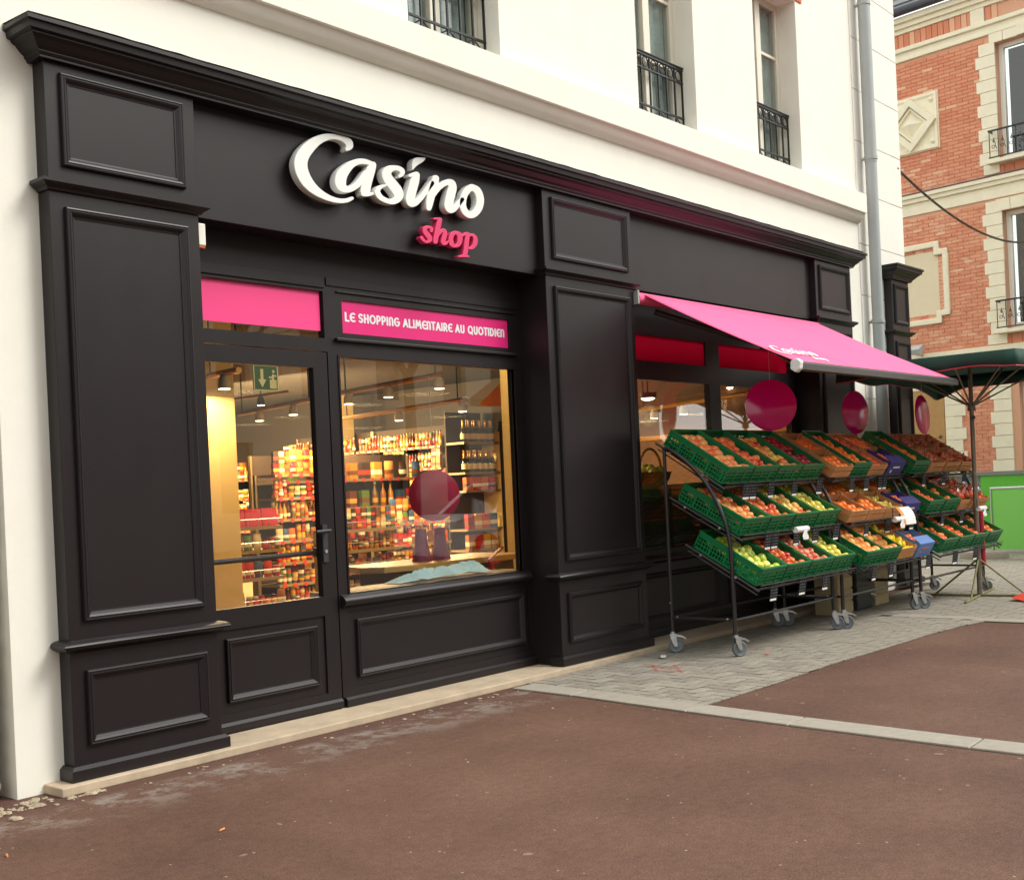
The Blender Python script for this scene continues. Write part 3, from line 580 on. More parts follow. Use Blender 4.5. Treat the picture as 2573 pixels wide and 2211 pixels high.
for nm, zz, mat, st in LET:
    lp = []
    for l in contour(st, 9 if zz is not ZC else 8):
        w = [ony((zz[0] + x / zz[2], zz[1] + y / zz[2]), YL) for x, y in l]; lp.append([(q[0] - 4.4, q[2] - 2.9) for q in w])
    CAS.append((mat, lp))
    dp_ = .045 if mat is WLET else .036; me = letter_mesh('letter', lp, dp_, .0025, mat)
    o = inst('letter', me, sign, mw=Matrix.Translation((0, YL - YF + dp_ / 2 + .0025, 0)) @ XZ)
    u = [p for l in lp for p in l]; cx, cz = sum(p[0] for p in u) / len(u), sum(p[1] for p in u) / len(u)
    b = MB(); b.tube([(lp[0][0][0] * .5 + lp[0][len(lp[0]) // 2][0] * .5, YL - YF + .05, lp[0][0][1] * .5 + lp[0][len(lp[0]) // 2][1] * .5), (lp[0][0][0] * .5 + lp[0][len(lp[0]) // 2][0] * .5, 0, lp[0][0][1] * .5 + lp[0][len(lp[0]) // 2][1] * .5)], .006, 6); b.build('standoff', DGREY, o)
    o.children[0].matrix_parent_inverse = o.matrix_local.inverted()
# slogan: rounded unicase stroke font, unit height
def arc(cx, cy, rx, ry, a0, a1, n=10): return [(cx + rx * math.cos(math.radians(a0 + (a1 - a0) * i / n)), cy + ry * math.sin(math.radians(a0 + (a1 - a0) * i / n))) for i in range(n + 1)]
GL = {'L': (.46, [[(.1, .92), (.1, .08), (.42, .08)]]), 'E': (.5, [arc(.38, .5, .3, .42, 62, 298, 12), [(.12, .5), (.44, .5)]]), 'S': (.5, [arc(.25, .71, .17, .2, 30, 270, 8) + arc(.25, .29, .17, .21, 90, -150, 8)]),
 'H': (.56, [[(.1, .92), (.1, .08)], [(.46, .92), (.46, .08)], [(.1, .5), (.46, .5)]]), 'O': (.68, [arc(.34, .5, .26, .42, 0, 360, 18)]), 'P': (.5, [[(.1, .08), (.1, .92), (.24, .92)] + arc(.24, .67, .18, .25, 90, -90, 8) + [(.1, .42)]]),
 'I': (.2, [[(.1, .92), (.1, .08)]]), 'N': (.52, [[(.1, .08), (.1, .7)] + arc(.26, .7, .16, .22, 180, 0, 8) + [(.42, .08)]]), 'G': (.6, [arc(.34, .5, .26, .42, 55, 360, 14) + [(.36, .5)]]), 'A': (.58, [[(.06, .08), (.29, .92), (.52, .08)], [(.15, .34), (.43, .34)]]),
 'M': (.72, [[(.08, .08), (.18, .92), (.36, .35), (.54, .92), (.64, .08)]]), 'T': (.48, [[(.04, .92), (.44, .92)], [(.24, .92), (.24, .08)]]), 'R': (.52, [[(.1, .08), (.1, .92), (.24, .92)] + arc(.24, .68, .18, .24, 90, -90, 8) + [(.1, .44)], [(.26, .44), (.44, .08)]]),
 'U': (.54, [[(.1, .92), (.1, .32)] + arc(.27, .32, .17, .24, 180, 360, 8) + [(.44, .92)]]), 'Q': (.7, [arc(.34, .5, .26, .42, 0, 360, 18), [(.4, .2), (.58, .0)]]), 'D': (.58, [[(.1, .08), (.1, .92), (.2, .92)] + arc(.2, .5, .28, .42, 90, -90, 10) + [(.1, .08)]]), ' ': (.3, [])}
def text_loops(txt, w=.19):
    x = 0; allst = []
    for ch in txt:
        a, st = GL[ch]
        for s in st: allst.append([(x + p[0], p[1], w) for p in s])
        x += a + .06
    lp = []
    i = 0
    for s in [allst]: lp = contour(s, .045, smooth=False)
    return lp, x
lp, wd = text_loops('LE SHOPPING ALIMENTAIRE AU QUOTIDIEN')
sx, sz = (6.535 - 4.992) / wd, .059
me = letter_mesh('lettering', [[(p[0] * sx, p[1] * sz) for p in l] for l in lp], .001, 0, M('white_print', (.82, .80, .82), .5))
inst('lettering', me, slo_o, mw=Matrix.Translation((4.992 - 2.9, YB + .0105 - YP, 2.451)) @ XZ)
# ================================================================== AWNING
aw = thing('awning', 'pink cloth awning stretched out over the fruit racks', 'awning', (7.84, 5.3, 2.86))
AX0, AX1 = 7.86, 11.05; AB, AF = (5.30, 2.862), (3.965, 2.175)
cl = MB(); nx, ny = 26, 14; vs = []
for j in range(ny + 1):
    for i in range(nx + 1):
        s, t = i / nx, j / ny; sag = -.022 * math.sin(math.pi * t) * (.75 + .25 * math.sin(math.pi * s)) + .0022 * math.sin(s * 31 + t * 3)
        vs.append((AX0 + .06 + (AX1 - AX0 - .06) * s, AB[0] + (AF[0] - AB[0]) * t, AB[1] + (AF[1] - AB[1]) * t + sag))
cl.add(vs, [(j * (nx + 1) + i, (j + 1) * (nx + 1) + i, (j + 1) * (nx + 1) + i + 1, j * (nx + 1) + i + 1) for j in range(ny) for i in range(nx)])
co = part('cloth', cl, AWN, aw, smooth=60); so_ = co.modifiers.new('thick', 'SOLIDIFY'); so_.thickness = .003
for sx_ in (.335, .668):          # stitched seams
    q = MB(); vs = []
    for j in range(ny + 1):
        t_ = j / ny; sg_ = -.022 * math.sin(math.pi * t_) * (.75 + .25 * math.sin(math.pi * sx_)) + .0022 * math.sin(sx_ * 31 + t_ * 3); xx = AX0 + .06 + (AX1 - AX0 - .06) * sx_
        for d_ in (-.011, .011): vs.append((xx + d_, AB[0] + (AF[0] - AB[0]) * t_, AB[1] + (AF[1] - AB[1]) * t_ + sg_ + .004))
    q.add(vs, [(2 * j, 2 * j + 1, 2 * j + 3, 2 * j + 2) for j in range(ny)]); part('seam', q, M('awning_seam', lin((230, 90, 144)), .8), co)
r = MB(); r.tube([(AX0 - .01, 5.315, 2.825), (AX1, 5.315, 2.825)], .048, 14); part('roller', r, AWN, aw, smooth=40)
r = MB(); r.box(AX0 - .035, AX0 - .012, 5.27, 5.36, 2.77, 2.88); part('bracket', r, M('grey_cast', (.35, .35, .34), .5), aw, bevel=.005)
fb = MB(); fb.prism_x([(AF[0] + .02, 2.115), (AF[0] + .02, 2.178), (AF[0] - .025, 2.182), (AF[0] - .04, 2.165), (AF[0] - .04, 2.118)], AX0 + .05, AX1 + .01); part('front_bar', fb, M('dark_awning_bar', (.045, .038, .036), .4), aw, bevel=.003)
ec = MB(); ec.prism_x([(AF[0] + .035, 2.125), (AF[0] + .03, 2.185), (AF[0] - .02, 2.20), (AF[0] - .05, 2.175), (AF[0] - .04, 2.12), (AF[0] - .01, 2.095)], AX0 + .0, AX0 + .055); part('end_cap', ec, TAN, aw, bevel=.008)
for x, e in ((8.15, 8.75), (10.75, 10.15)):
    a = MB(); a.tube([(x, 5.33, 2.74), (e, 4.68, 2.43)], [.026, .022], 8); a.tube([(e, 4.68, 2.43), (x - .1 * (1 if e > x else -1), 3.985, 2.14)], [.022, .018], 8); a.tube([(e, 4.68, 2.40), (e, 4.68, 2.46)], .032, 10); part('folding_arm', a, BLACK, aw, smooth=40)
# white script on the cloth, read from the street
uvec = Vector((1, 0, 0)); vvec = Vector((0, AB[0] - AF[0], AB[1] - AF[1])).normalized(); nvec = uvec.cross(vvec)
mt = Matrix(((uvec.x, vvec.x, nvec.x, 7.98), (uvec.y, vvec.y, nvec.y, 4.045), (uvec.z, vvec.z, nvec.z, 0), (0, 0, 0, 1)))
yy = 4.045; tt = (AB[0] - yy) / (AB[0] - AF[0]); mt[2][3] = AB[1] + (AF[1] - AB[1]) * tt
mt = Matrix.Translation(-Vector(aw.location)) @ Matrix.Translation(nvec * .006) @ mt
for k, (mat, lps) in enumerate(CAS):
    me = letter_mesh('printed_letter', [[(p[0] * .44, p[1] * .44) for p in l] for l in lps], .001, 0, TAN)
    o = inst('printed_letter', me, co, mw=mt); o.matrix_parent_inverse = Matrix()
# hanging round signs
DISC = M('magenta_gloss_card', lin((236, 14, 130)), .14, spec=.6, var=.03)
def disc(px, y, dia, face, label, top, tilt=0, grp=None, mat=None):
    c = ony(px, y); t = thing('hanging_disc', label, 'sign', tuple(c), group=grp)
    f = Vector(face).normalized(); q = f.to_track_quat('Z', 'Y').to_matrix().to_4x4() @ Matrix.Rotation(tilt, 4, 'X')
    d = MB(); d.lathe([(dia / 2 - .003, -.004), (dia / 2, -.002), (dia / 2, .002), (dia / 2 - .003, .004)], 40, mat=q); d.build('disc', mat or DISC, t, smooth=40)
    s = MB(); s.tube([(0, 0, dia / 2 - .01), (0, 0, top - c[2])], .0015, 5); s.build('string', TAN, t); return t
disc((1936.7, 1018), 5.06, .462, (-.75, -.62, .07), 'round magenta sign hanging under the awning, facing the street', 2.72)
disc((2149.5, 1036), 5.10, .44, (-.20, -1, .02), 'round magenta sign hung in front of the right pilaster', 2.70)
disc((2318, 1042), 5.02, .44, (.02, -1, .05), 'narrow looking magenta sign hanging beneath the green parasol', 2.28)
# ================================================================== CRATES AND FRUIT
GREEN = M('green_crate_plastic', lin((8, 112, 62)), .42, var=.10, vscale=12, rand=.06); WOOD = M('crate_wood', lin((190, 134, 84)), .75, var=.2, vscale=9, rand=.1)
PURP = M('purple_carton', lin((58, 50, 122)), .7, var=.08); BLUE = M('blue_carton', lin((92, 128, 186)), .7, var=.08)
CW, CLn, CHt = .398, .60, .145
def crate_panel(L, hole):
    """perforated crate wall in the xz plane, thickness along y"""
    b = MB(); t = .006; z = [0, .018, .040, .047, .066, .073, .092, .099, .116, CHt]
    b.box(-L / 2, L / 2, -.004, .014, CHt - .014, CHt); b.box(-L / 2, L / 2, 0, t, CHt - .036, CHt - .014)
    for a in (.0, .042, .070, .098): b.box(-L / 2, L / 2, 0, t, a, a + (.016 if a == 0 else .009))
    n = int(L / .028)
    for i in range(n + 1):
        x = -L / 2 + L * i / n; w = .010 if i % 5 == 0 else .004
        b.box(max(x - w, -L / 2), min(x + w, L / 2), -.003 if i % 5 == 0 else .001, t + .001, .016, CHt - .036)
    return b
pl_side = crate_panel(CLn - .004, False).mesh('side_panel', GREEN); pl_end = crate_panel(CW - .004, False).mesh('end_panel', GREEN)
bb = MB(); bb.box(-CW / 2 + .005, CW / 2 - .005, .005, CLn - .005, 0, .008); base_m = bb.mesh('base', GREEN)
hh = MB(); hh.box(-.05, .05, -.006, .010, .101, .107); hh.box(-.05, .05, -.006, .010, .079, .084); hand_m = hh.mesh('hand_hold', GREEN)
def crate_green(mw, label, grp):
    t = thing('green_crate', label, 'crate', group=grp); t.matrix_world = mw
    inst('base', base_m, t); R = Matrix.Rotation
    inst('end_panel', pl_end, t, mw=Matrix.Translation((0, .002, 0))); inst('end_panel', pl_end, t, mw=Matrix.Translation((0, CLn - .002, 0)) @ R(math.pi, 4, 'Z'))
    inst('side_panel', pl_side, t, mw=Matrix.Translation((-CW / 2 + .002, CLn / 2, 0)) @ R(-math.pi / 2, 4, 'Z')); inst('side_panel', pl_side, t, mw=Matrix.Translation((CW / 2 - .002, CLn / 2, 0)) @ R(math.pi / 2, 4, 'Z'))
    return t
def slat(L): b = MB(); b.box(-L / 2, L / 2, 0, .006, 0, .048); return b.mesh('slat', WOOD)
WL = .298; sl_e, sl_s = slat(CW - .01), slat(WL - .014); pb = MB(); pb.prism_x([(0, 0), (.022, 0), (0, .022)], 0, .12); pb2 = MB(); pb2.box(-.011, .011, -.011, .011, 0, .125); post_m = pb2.mesh('corner_post', WOOD)
wb = MB()
for k in range(4): wb.box(-CW / 2 + .008, CW / 2 - .008, .008 + k * .072, .008 + k * .072 + .064, 0, .006)
wbase = wb.mesh('base', WOOD)
def crate_wood(mw, label, grp):
    t = thing('wooden_crate', label, 'crate', group=grp); t.matrix_world = mw; R = Matrix.Rotation; inst('base', wbase, t)
    for z in (.010, .068):
        inst('slat', sl_e, t, mw=Matrix.Translation((0, 0, z))); inst('slat', sl_e, t, mw=Matrix.Translation((0, WL, z)) @ R(math.pi, 4, 'Z'))
        inst('slat', sl_s, t, mw=Matrix.Translation((-CW / 2 + .005, WL / 2, z)) @ R(-math.pi / 2, 4, 'Z')); inst('slat', sl_s, t, mw=Matrix.Translation((CW / 2 - .005, WL / 2, z)) @ R(math.pi / 2, 4, 'Z'))
    for x in (-CW / 2 + .022, CW / 2 - .022):
        for y in (.018, WL - .018): inst('corner_post', post_m, t, loc=(x, y, 0))
    return t
def carton(mw, mat, label, grp, band):
    t = thing('carton', label, 'carton', group=grp); t.matrix_world = mw; b = MB(); w, l, h = CW / 2 - .008, .27, .135
    b.box(-w, w, 0, .004, 0, h); b.box(-w, w, l - .004, l, 0, h - .03); b.box(-w, -w + .004, .004, l - .004, 0, h); b.box(w - .004, w, .004, l - .004, 0, h); b.box(-w, w, .004, l - .004, 0, .004); b.build('box', mat, t)
    f = MB(); f.add([(-w, .002, h), (w, .002, h), (w - .01, .10, h + .022), (-w + .01, .10, h + .022)], [(0, 1, 2, 3)]); fo = f.build('flap', mat, t); fo.modifiers.new('t', 'SOLIDIFY').thickness = .003
    p = MB(); p.box(-.08, .08, -.0016, -.0004, .075, .092); p.box(-.11, -.075, -.0016, -.0004, .025, .055); p.build('printed_band', TAN if band == 0 else M('orange_print', lin((220, 110, 50)), .6), t)
    return t
def fruitmat(name, c1, c2, rough=.30, p0=.38, p1=.62, rnd=.3):
    m = bpy.data.materials.new(name); m.use_nodes = True; n = m.node_tree; b = n.nodes['Principled BSDF']; L = n.links.new
    tc = n.nodes.new('ShaderNodeTexCoord'); oi = n.nodes.new('ShaderNodeObjectInfo'); no = n.nodes.new('ShaderNodeTexNoise'); no.noise_dimensions = '4D'; no.inputs['Scale'].default_value = 16; no.inputs['Detail'].default_value = 4
    w = n.nodes.new('ShaderNodeMath'); w.operation = 'MULTIPLY'; w.inputs[1].default_value = 90; L(oi.outputs['Random'], w.inputs[0]); L(w.outputs[0], no.inputs['W']); L(tc.outputs['Object'], no.inputs['Vector'])
    ad = n.nodes.new('ShaderNodeMath'); ad.operation = 'MULTIPLY_ADD'; ad.inputs[1].default_value = rnd; L(oi.outputs['Random'], ad.inputs[0]); L(no.outputs[0], ad.inputs[2])
    rp = n.nodes.new('ShaderNodeValToRGB'); e = rp.color_ramp.elements; e[0].position = p0 + rnd / 2 - .1; e[1].position = p1 + rnd / 2; e[0].color = (*[min(.95, v * 1.25) for v in lin(c1)], 1); e[1].color = (*[min(.95, v * 1.25) for v in lin(c2)], 1)
    L(ad.outputs[0], rp.inputs[0]); L(rp.outputs[0], b.inputs['Base Color']); b.inputs['Roughness'].default_value = rough
    b.inputs['Subsurface Weight'].default_value = .0; return m
APP = [(0.0, -.030), (.016, -.036), (.028, -.030), (.037, -.012), (.040, .006), (.037, .020), (.028, .031), (.014, .033), (.006, .026), (0.0, .022)]
ORA = [(0.0, -.034), (.016, -.031), (.028, -.020), (.034, -.004), (.034, .006), (.028, .021), (.016, .031), (0.004, .033), (0, .032)]
LEM = [(0.0, -.040), (.006, -.037), (.016, -.030), (.027, -.014), (.029, .004), (.025, .018), (.015, .030), (.006, .036), (.004, .042), (0, .043)]
ONI = [(0.0, -.026), (.014, -.025), (.026, -.014), (.029, 0), (.024, .014), (.012, .024), (.005, .036), (.003, .048), (0, .05)]
def fmesh(nm, prof, mat, k=1.0, n=12):
    b = MB(); b.lathe([(r * k, z * k) for r, z in prof], n); me = weld(b).mesh(nm, mat, smooth=70)
    return me, max(r for r, z in prof) * k
FR = {
 'peachy': ('apple', *fmesh('apple', APP, fruitmat('apple_blush', (208, 70, 44), (216, 150, 84)), 1.05)), 'red': ('apple', *fmesh('apple', APP, fruitmat('apple_red', (168, 26, 30), (226, 120, 62)), 1.0)),
 'bicolour': ('apple', *fmesh('apple', APP, fruitmat('apple_bicolour', (206, 40, 36), (236, 190, 92)), 1.0)), 'dark': ('apple', *fmesh('apple', APP, fruitmat('apple_dark', (112, 10, 26), (160, 32, 40)), 1.0)),
 'golden': ('apple', *fmesh('apple', APP, fruitmat('apple_golden', (222, 200, 84), (198, 190, 84)), 1.0)), 'green': ('apple', *fmesh('apple', APP, fruitmat('apple_green', (176, 190, 70), (206, 204, 96)), 1.0)),
 'pinkred': ('apple', *fmesh('apple', APP, fruitmat('apple_pinkred', (198, 36, 52), (238, 150, 110)), .98)), 'yellowred': ('apple', *fmesh('apple', APP, fruitmat('apple_yellowred', (222, 90, 56), (240, 206, 110)), 1.0)),
 'orange': ('orange', *fmesh('orange', ORA, fruitmat('orange_peel', (238, 96, 18), (246, 124, 28), .45), 1.1)), 'clementine': ('clementine', *fmesh('clementine', ORA, fruitmat('clementine_peel', (232, 92, 30), (240, 122, 46), .45), .92)),
 'grapefruit': ('grapefruit', *fmesh('grapefruit', ORA, fruitmat('grapefruit_peel', (232, 120, 52), (240, 168, 88), .45), 1.35)), 'lemon': ('lemon', *fmesh('lemon', LEM, fruitmat('lemon_peel', (240, 192, 28), (246, 208, 60), .45), 1.05)),
 'pear': ('pear', *fmesh('pear', LEM, fruitmat('pear_skin', (214, 190, 96), (186, 170, 70), .5), 1.0)), 'onion': ('onion', *fmesh('onion', ONI, fruitmat('onion_skin', (150, 58, 34), (188, 96, 58), .4), 1.0)),
 'bloodorange': ('orange', *fmesh('orange', ORA, fruitmat('blood_orange_peel', (196, 62, 26), (222, 88, 34), .45), 1.0))}
FNAME = {'peachy': 'blushed orange-red apple', 'red': 'red apple', 'bicolour': 'red and yellow apple', 'dark': 'dark red apple', 'golden': 'yellow apple', 'green': 'pale green apple', 'pinkred': 'pink-red apple', 'yellowred': 'yellow apple with a red blush', 'orange': 'orange', 'clementine': 'small clementine', 'grapefruit': 'large pale orange grapefruit', 'lemon': 'yellow lemon', 'pear': 'small yellow-green pear', 'onion': 'red-brown onion', 'bloodorange': 'dark orange'}
cnt = {}
def fill(mw, w, l, kind, where, grp, h0=.012, keep=1.0, layers=1, y0=.0):
    nm, me, r = FR[kind]; d = 2 * r * 1.02; nx = max(1, int((w - .02) / d)); row = 0; y = y0 + r + .012; fx = (w - .024 - nx * 2 * r) / max(nx - 1, 1) if nx > 1 else 0
    pts = []
    while y < y0 + l - r - .008:
        odd = row % 2; m = nx if not odd else nx - (1 if nx * d + r > w - .02 else 0)
        for i in range(max(m, 1)):
            x = -w / 2 + .012 + r + i * (2 * r + fx) + (r if odd else 0)
            if x > w / 2 - r - .008: continue
            pts.append((x, y, h0 + r * .92))
        y += d * .90; row += 1
    base = list(pts)
    if layers > 1:
        for k in range(0, len(base) - nx - 1):
            if random.random() < .55 * (layers - 1): pts.append((base[k][0] * .7 + random.uniform(-.012, .012), base[k][1] + r, base[k][2] + r * 1.45))
    for x, y, z in pts:
        if random.random() > keep: continue
        cnt[nm] = cnt.get(nm, 0) + 1
        o = inst(nm, me, mw=mw @ Matrix.Translation((x + random.uniform(-.005, .005), y + random.uniform(-.005, .005), z + random.uniform(-.003, .007))) @ Matrix.Rotation(random.uniform(0, 6.28), 4, 'Z') @ Matrix.Rotation(random.gauss(0, .7), 4, 'X') @ Matrix.Scale(random.uniform(.92, 1.08), 4))
        tag(o, FNAME[kind] + ' in the ' + where, nm, grp)
# ================================================================== RACKS
TIER = [((5.027, 1.759), (4.517, 1.432)), ((4.927, 1.334), (4.394, 1.041)), ((4.805, .967), (4.274, .666))]
wheel_m = MB().lathe([(.012, -.014), (.018, -.015), (.024, -.012), (.044, -.013), (.050, -.017), (.058, -.012), (.058, .012), (.050, .017), (.044, .013), (.024, .012), (.018, .015), (.012, .014)], 18, mat=Matrix.Rotation(math.pi / 2, 4, 'X')).mesh('wheel', RUBBER, smooth=40)
fk = MB(); fk.prism_y([(-.012, -.008), (.012, -.008), (.002, .088), (-.042, .088), (-.040, .055)], -.026, -.022); fk.prism_y([(-.012, -.008), (.012, -.008), (.002, .088), (-.042, .088), (-.040, .055)], .022, .026); fk.box(-.045, .006, -.027, .027, .084, .092); fk.prism_y([(.0, .068), (.05, .062), (.078, .045), (.080, .055), (.05, .076), (.0, .086)], -.012, .012); fk.tube([(0, -.03, 0), (0, .03, 0)], .008, 8); fk.tube([(-.025, 0, .092), (-.025, 0, .108)], .018, 10)
fork_m = fk.mesh('fork', GALV); stem_m = MB().tube([(0, 0, .11), (0, 0, .17)], .012, 8).mesh('stem', BLACK)
tagm = MB(); tagm.box(-.046, .046, -.002, 0, -.105, 0); tag_m = tagm.mesh('card', M('black_price_card', (.010, .010, .012), .8, spec=.2))
ts = MB(); ts.box(-.042, .030, -.004, -.0025, -.103, -.090); tag_s = ts.mesh('label_strip', TAN)
CHALK = M('chalk', (.16, .16, .17), .8)
def scrib(seed):
    q = random.Random(seed); b = MB()
    for k in range(4):
        z = -.016 - k * .019; x = -.038
        while x < .034:
            w = q.uniform(.004, .013); b.box(x, min(x + w, .04), -.0036, -.0025, z - q.uniform(.001, .004), z + .002); x += w + q.uniform(.006, .016)
    return b.mesh('writing', CHALK)
SCR = [scrib(i) for i in range(5)]
def price(x, y, z, label, tilt=.15):
    t = thing('price_tag', label, 'price tag', (x, y, z), group='black price tags clipped to the rack shelves'); t.rotation_euler = (tilt, 0, random.uniform(-.08, .08))
    t.scale = (1.2, 1.2, 1.2); inst('card', tag_m, t); inst('label_strip', tag_s, t); inst('writing', random.choice(SCR), t); return t
def rack(x0, x1, dy, label, which):
    t = thing('fruit_rack', label, 'rack', (x0, 4.5 + dy, 0), group='wheeled fruit racks')
    yb, yf = 5.075 + dy, 4.512 + dy
    cv = [(5.075, 1.607), (5.03, 1.600), (4.97, 1.562), (4.909, 1.520), (4.84, 1.462), (4.775, 1.402), (4.715, 1.33), (4.665, 1.253), (4.625, 1.18), (4.592, 1.107), (4.563, 1.035), (4.541, .96), (4.528, .88), (4.521, .78), (4.518, .6), (4.515, .165)]
    for x in (x0, x1):
        p = MB(); p.tube([(x, yb, .165), (x, yb, 1.615)], .014, 10); part('back_post', p, BLACK, t, smooth=40)
        p = MB(); p.tube([(x, y + dy, z) for y, z in cv], .0165, 10); part('curved_post', p, BLACK, t, smooth=40)
        p = MB(); p.tube([(x, yb, .285), (x, yf, .285)], .011, 8); part('side_rail', p, BLACK, t, smooth=40)
        for y, z in ((yf + .06, .292), (yb - .06, .292), (yb, .40)):
            b = MB(); s = -1 if x == x0 else 1; b.tube([(x + s * .008, y, z), (x + s * .018, y, z)], .007, 8); part('bolt', b, GALV, t, smooth=40)
        for y in (yf, yb):
            c = bpy.data.objects.new('caster', stem_m); COL.objects.link(c); c.parent = t; c.location = (x - x0, y - (4.5 + dy), 0)
            a = random.uniform(-1.05, -.5); w = inst('wheel', wheel_m, c, loc=(.025 * math.cos(a), .025 * math.sin(a), .067), rot=(0, 0, a)); inst('fork', fork_m, c, loc=(.025 * math.cos(a), .025 * math.sin(a), .067), rot=(0, 0, a))
    for y in (yf, yb):
        p = MB(); p.tube([(x0, y, .285), (x1, y, .285)], .0105, 8); part('cross_rail', p, BLACK, t, smooth=40)
    out = []
    for k, ((by, bz), (fy, fz)) in enumerate(TIER):
        by += dy; fy += dy; th = math.atan2(bz - fz, by - fy); nY, nZ = -math.sin(th), math.cos(th)
        oy, oz = fy - nY * CHt, fz - nZ * CHt            # lower front edge of the crates
        uy, uz = math.cos(th), math.sin(th)
        tr = MB()
        def P(a, h, oy=oy, oz=oz, uy=uy, uz=uz, nY=nY, nZ=nZ): return (oy + uy * a + nY * h, oz + uz * a + nZ * h)
        for x in (x0 + .012, x1 - .012): q0, q1 = P(-.05, -.014), P(.66, -.014); tr.tube([(x, *q0), (x, *q1)], .009, 6); q0, q1 = P(-.05, -.045), P(.62, -.045); tr.tube([(x, *q0), (x, *q1)], .006, 6)
        for a in (-.03, .18, .38, .58): q = P(a, -.016); tr.tube([(x0, *q), (x1, *q)], .008, 6)
        for h in (.006, .03): q = P(-.045, h); tr.tube([(x0 + .01, *q), (x1 - .01, *q)], .005, 6)
        for i in range(9): xx = x0 + .02 + (x1 - x0 - .04) * i / 8; q0, q1 = P(-.04, -.010), P(.62, -.010); tr.tube([(xx, *q0), (xx, *q1)], .004, 5)
        part('tray', tr, BLACK, t, smooth=40)
        for a in (.16, .5):
            q = P(a, -.014); b = MB(); b.tube([(x0 - .004, *q), (x0 + .002, *q)], .011, 8); part('bolt', b, GALV, t, smooth=40)
        out.append((Matrix.Translation((0, oy, oz)) @ Matrix.Rotation(th, 4, 'X'), P))
    return t, out
ORD = ['first', 'second', 'third', 'fourth']; TN = ['top', 'middle', 'bottom']
PLAN = [
 ('nearest rack', 7.80, 9.475, 0.0, [['g:peachy', 'g:red', 'g:bicolour', 'g:dark'], ['g:peachy', 'g:red', 'g:yellowred', 'g:golden'], ['g:green', 'g:red', 'g:pinkred', 'g:golden']]),
 ('middle rack', 9.555, 11.09, -.05, [['w:orange', 'g:orange', 'w:bloodorange', 'p:clementine'], ['w:orange', 'w:orange', 'w:pear', 'p:clementine'], ['g:grapefruit', 'g:grapefruit', 'w:lemon', 'b:clementine']]),
 ('far rack', 11.175, 12.93, -.10, [['g:clementine', 'w:onion', 'w:onion', 'w:onion'], ['g:clementine', 'g:clementine', 'n:bloodorange', 'n:bloodorange'], ['g:clementine', 'g:clementine', 'g:clementine', 'g:clementine']])]
NETM = M('red_net', lin((206, 66, 40)), .35, var=.25, vscale=40); FILM = glassm('clear_bag', (.9, .9, .9), 1.4, .15)
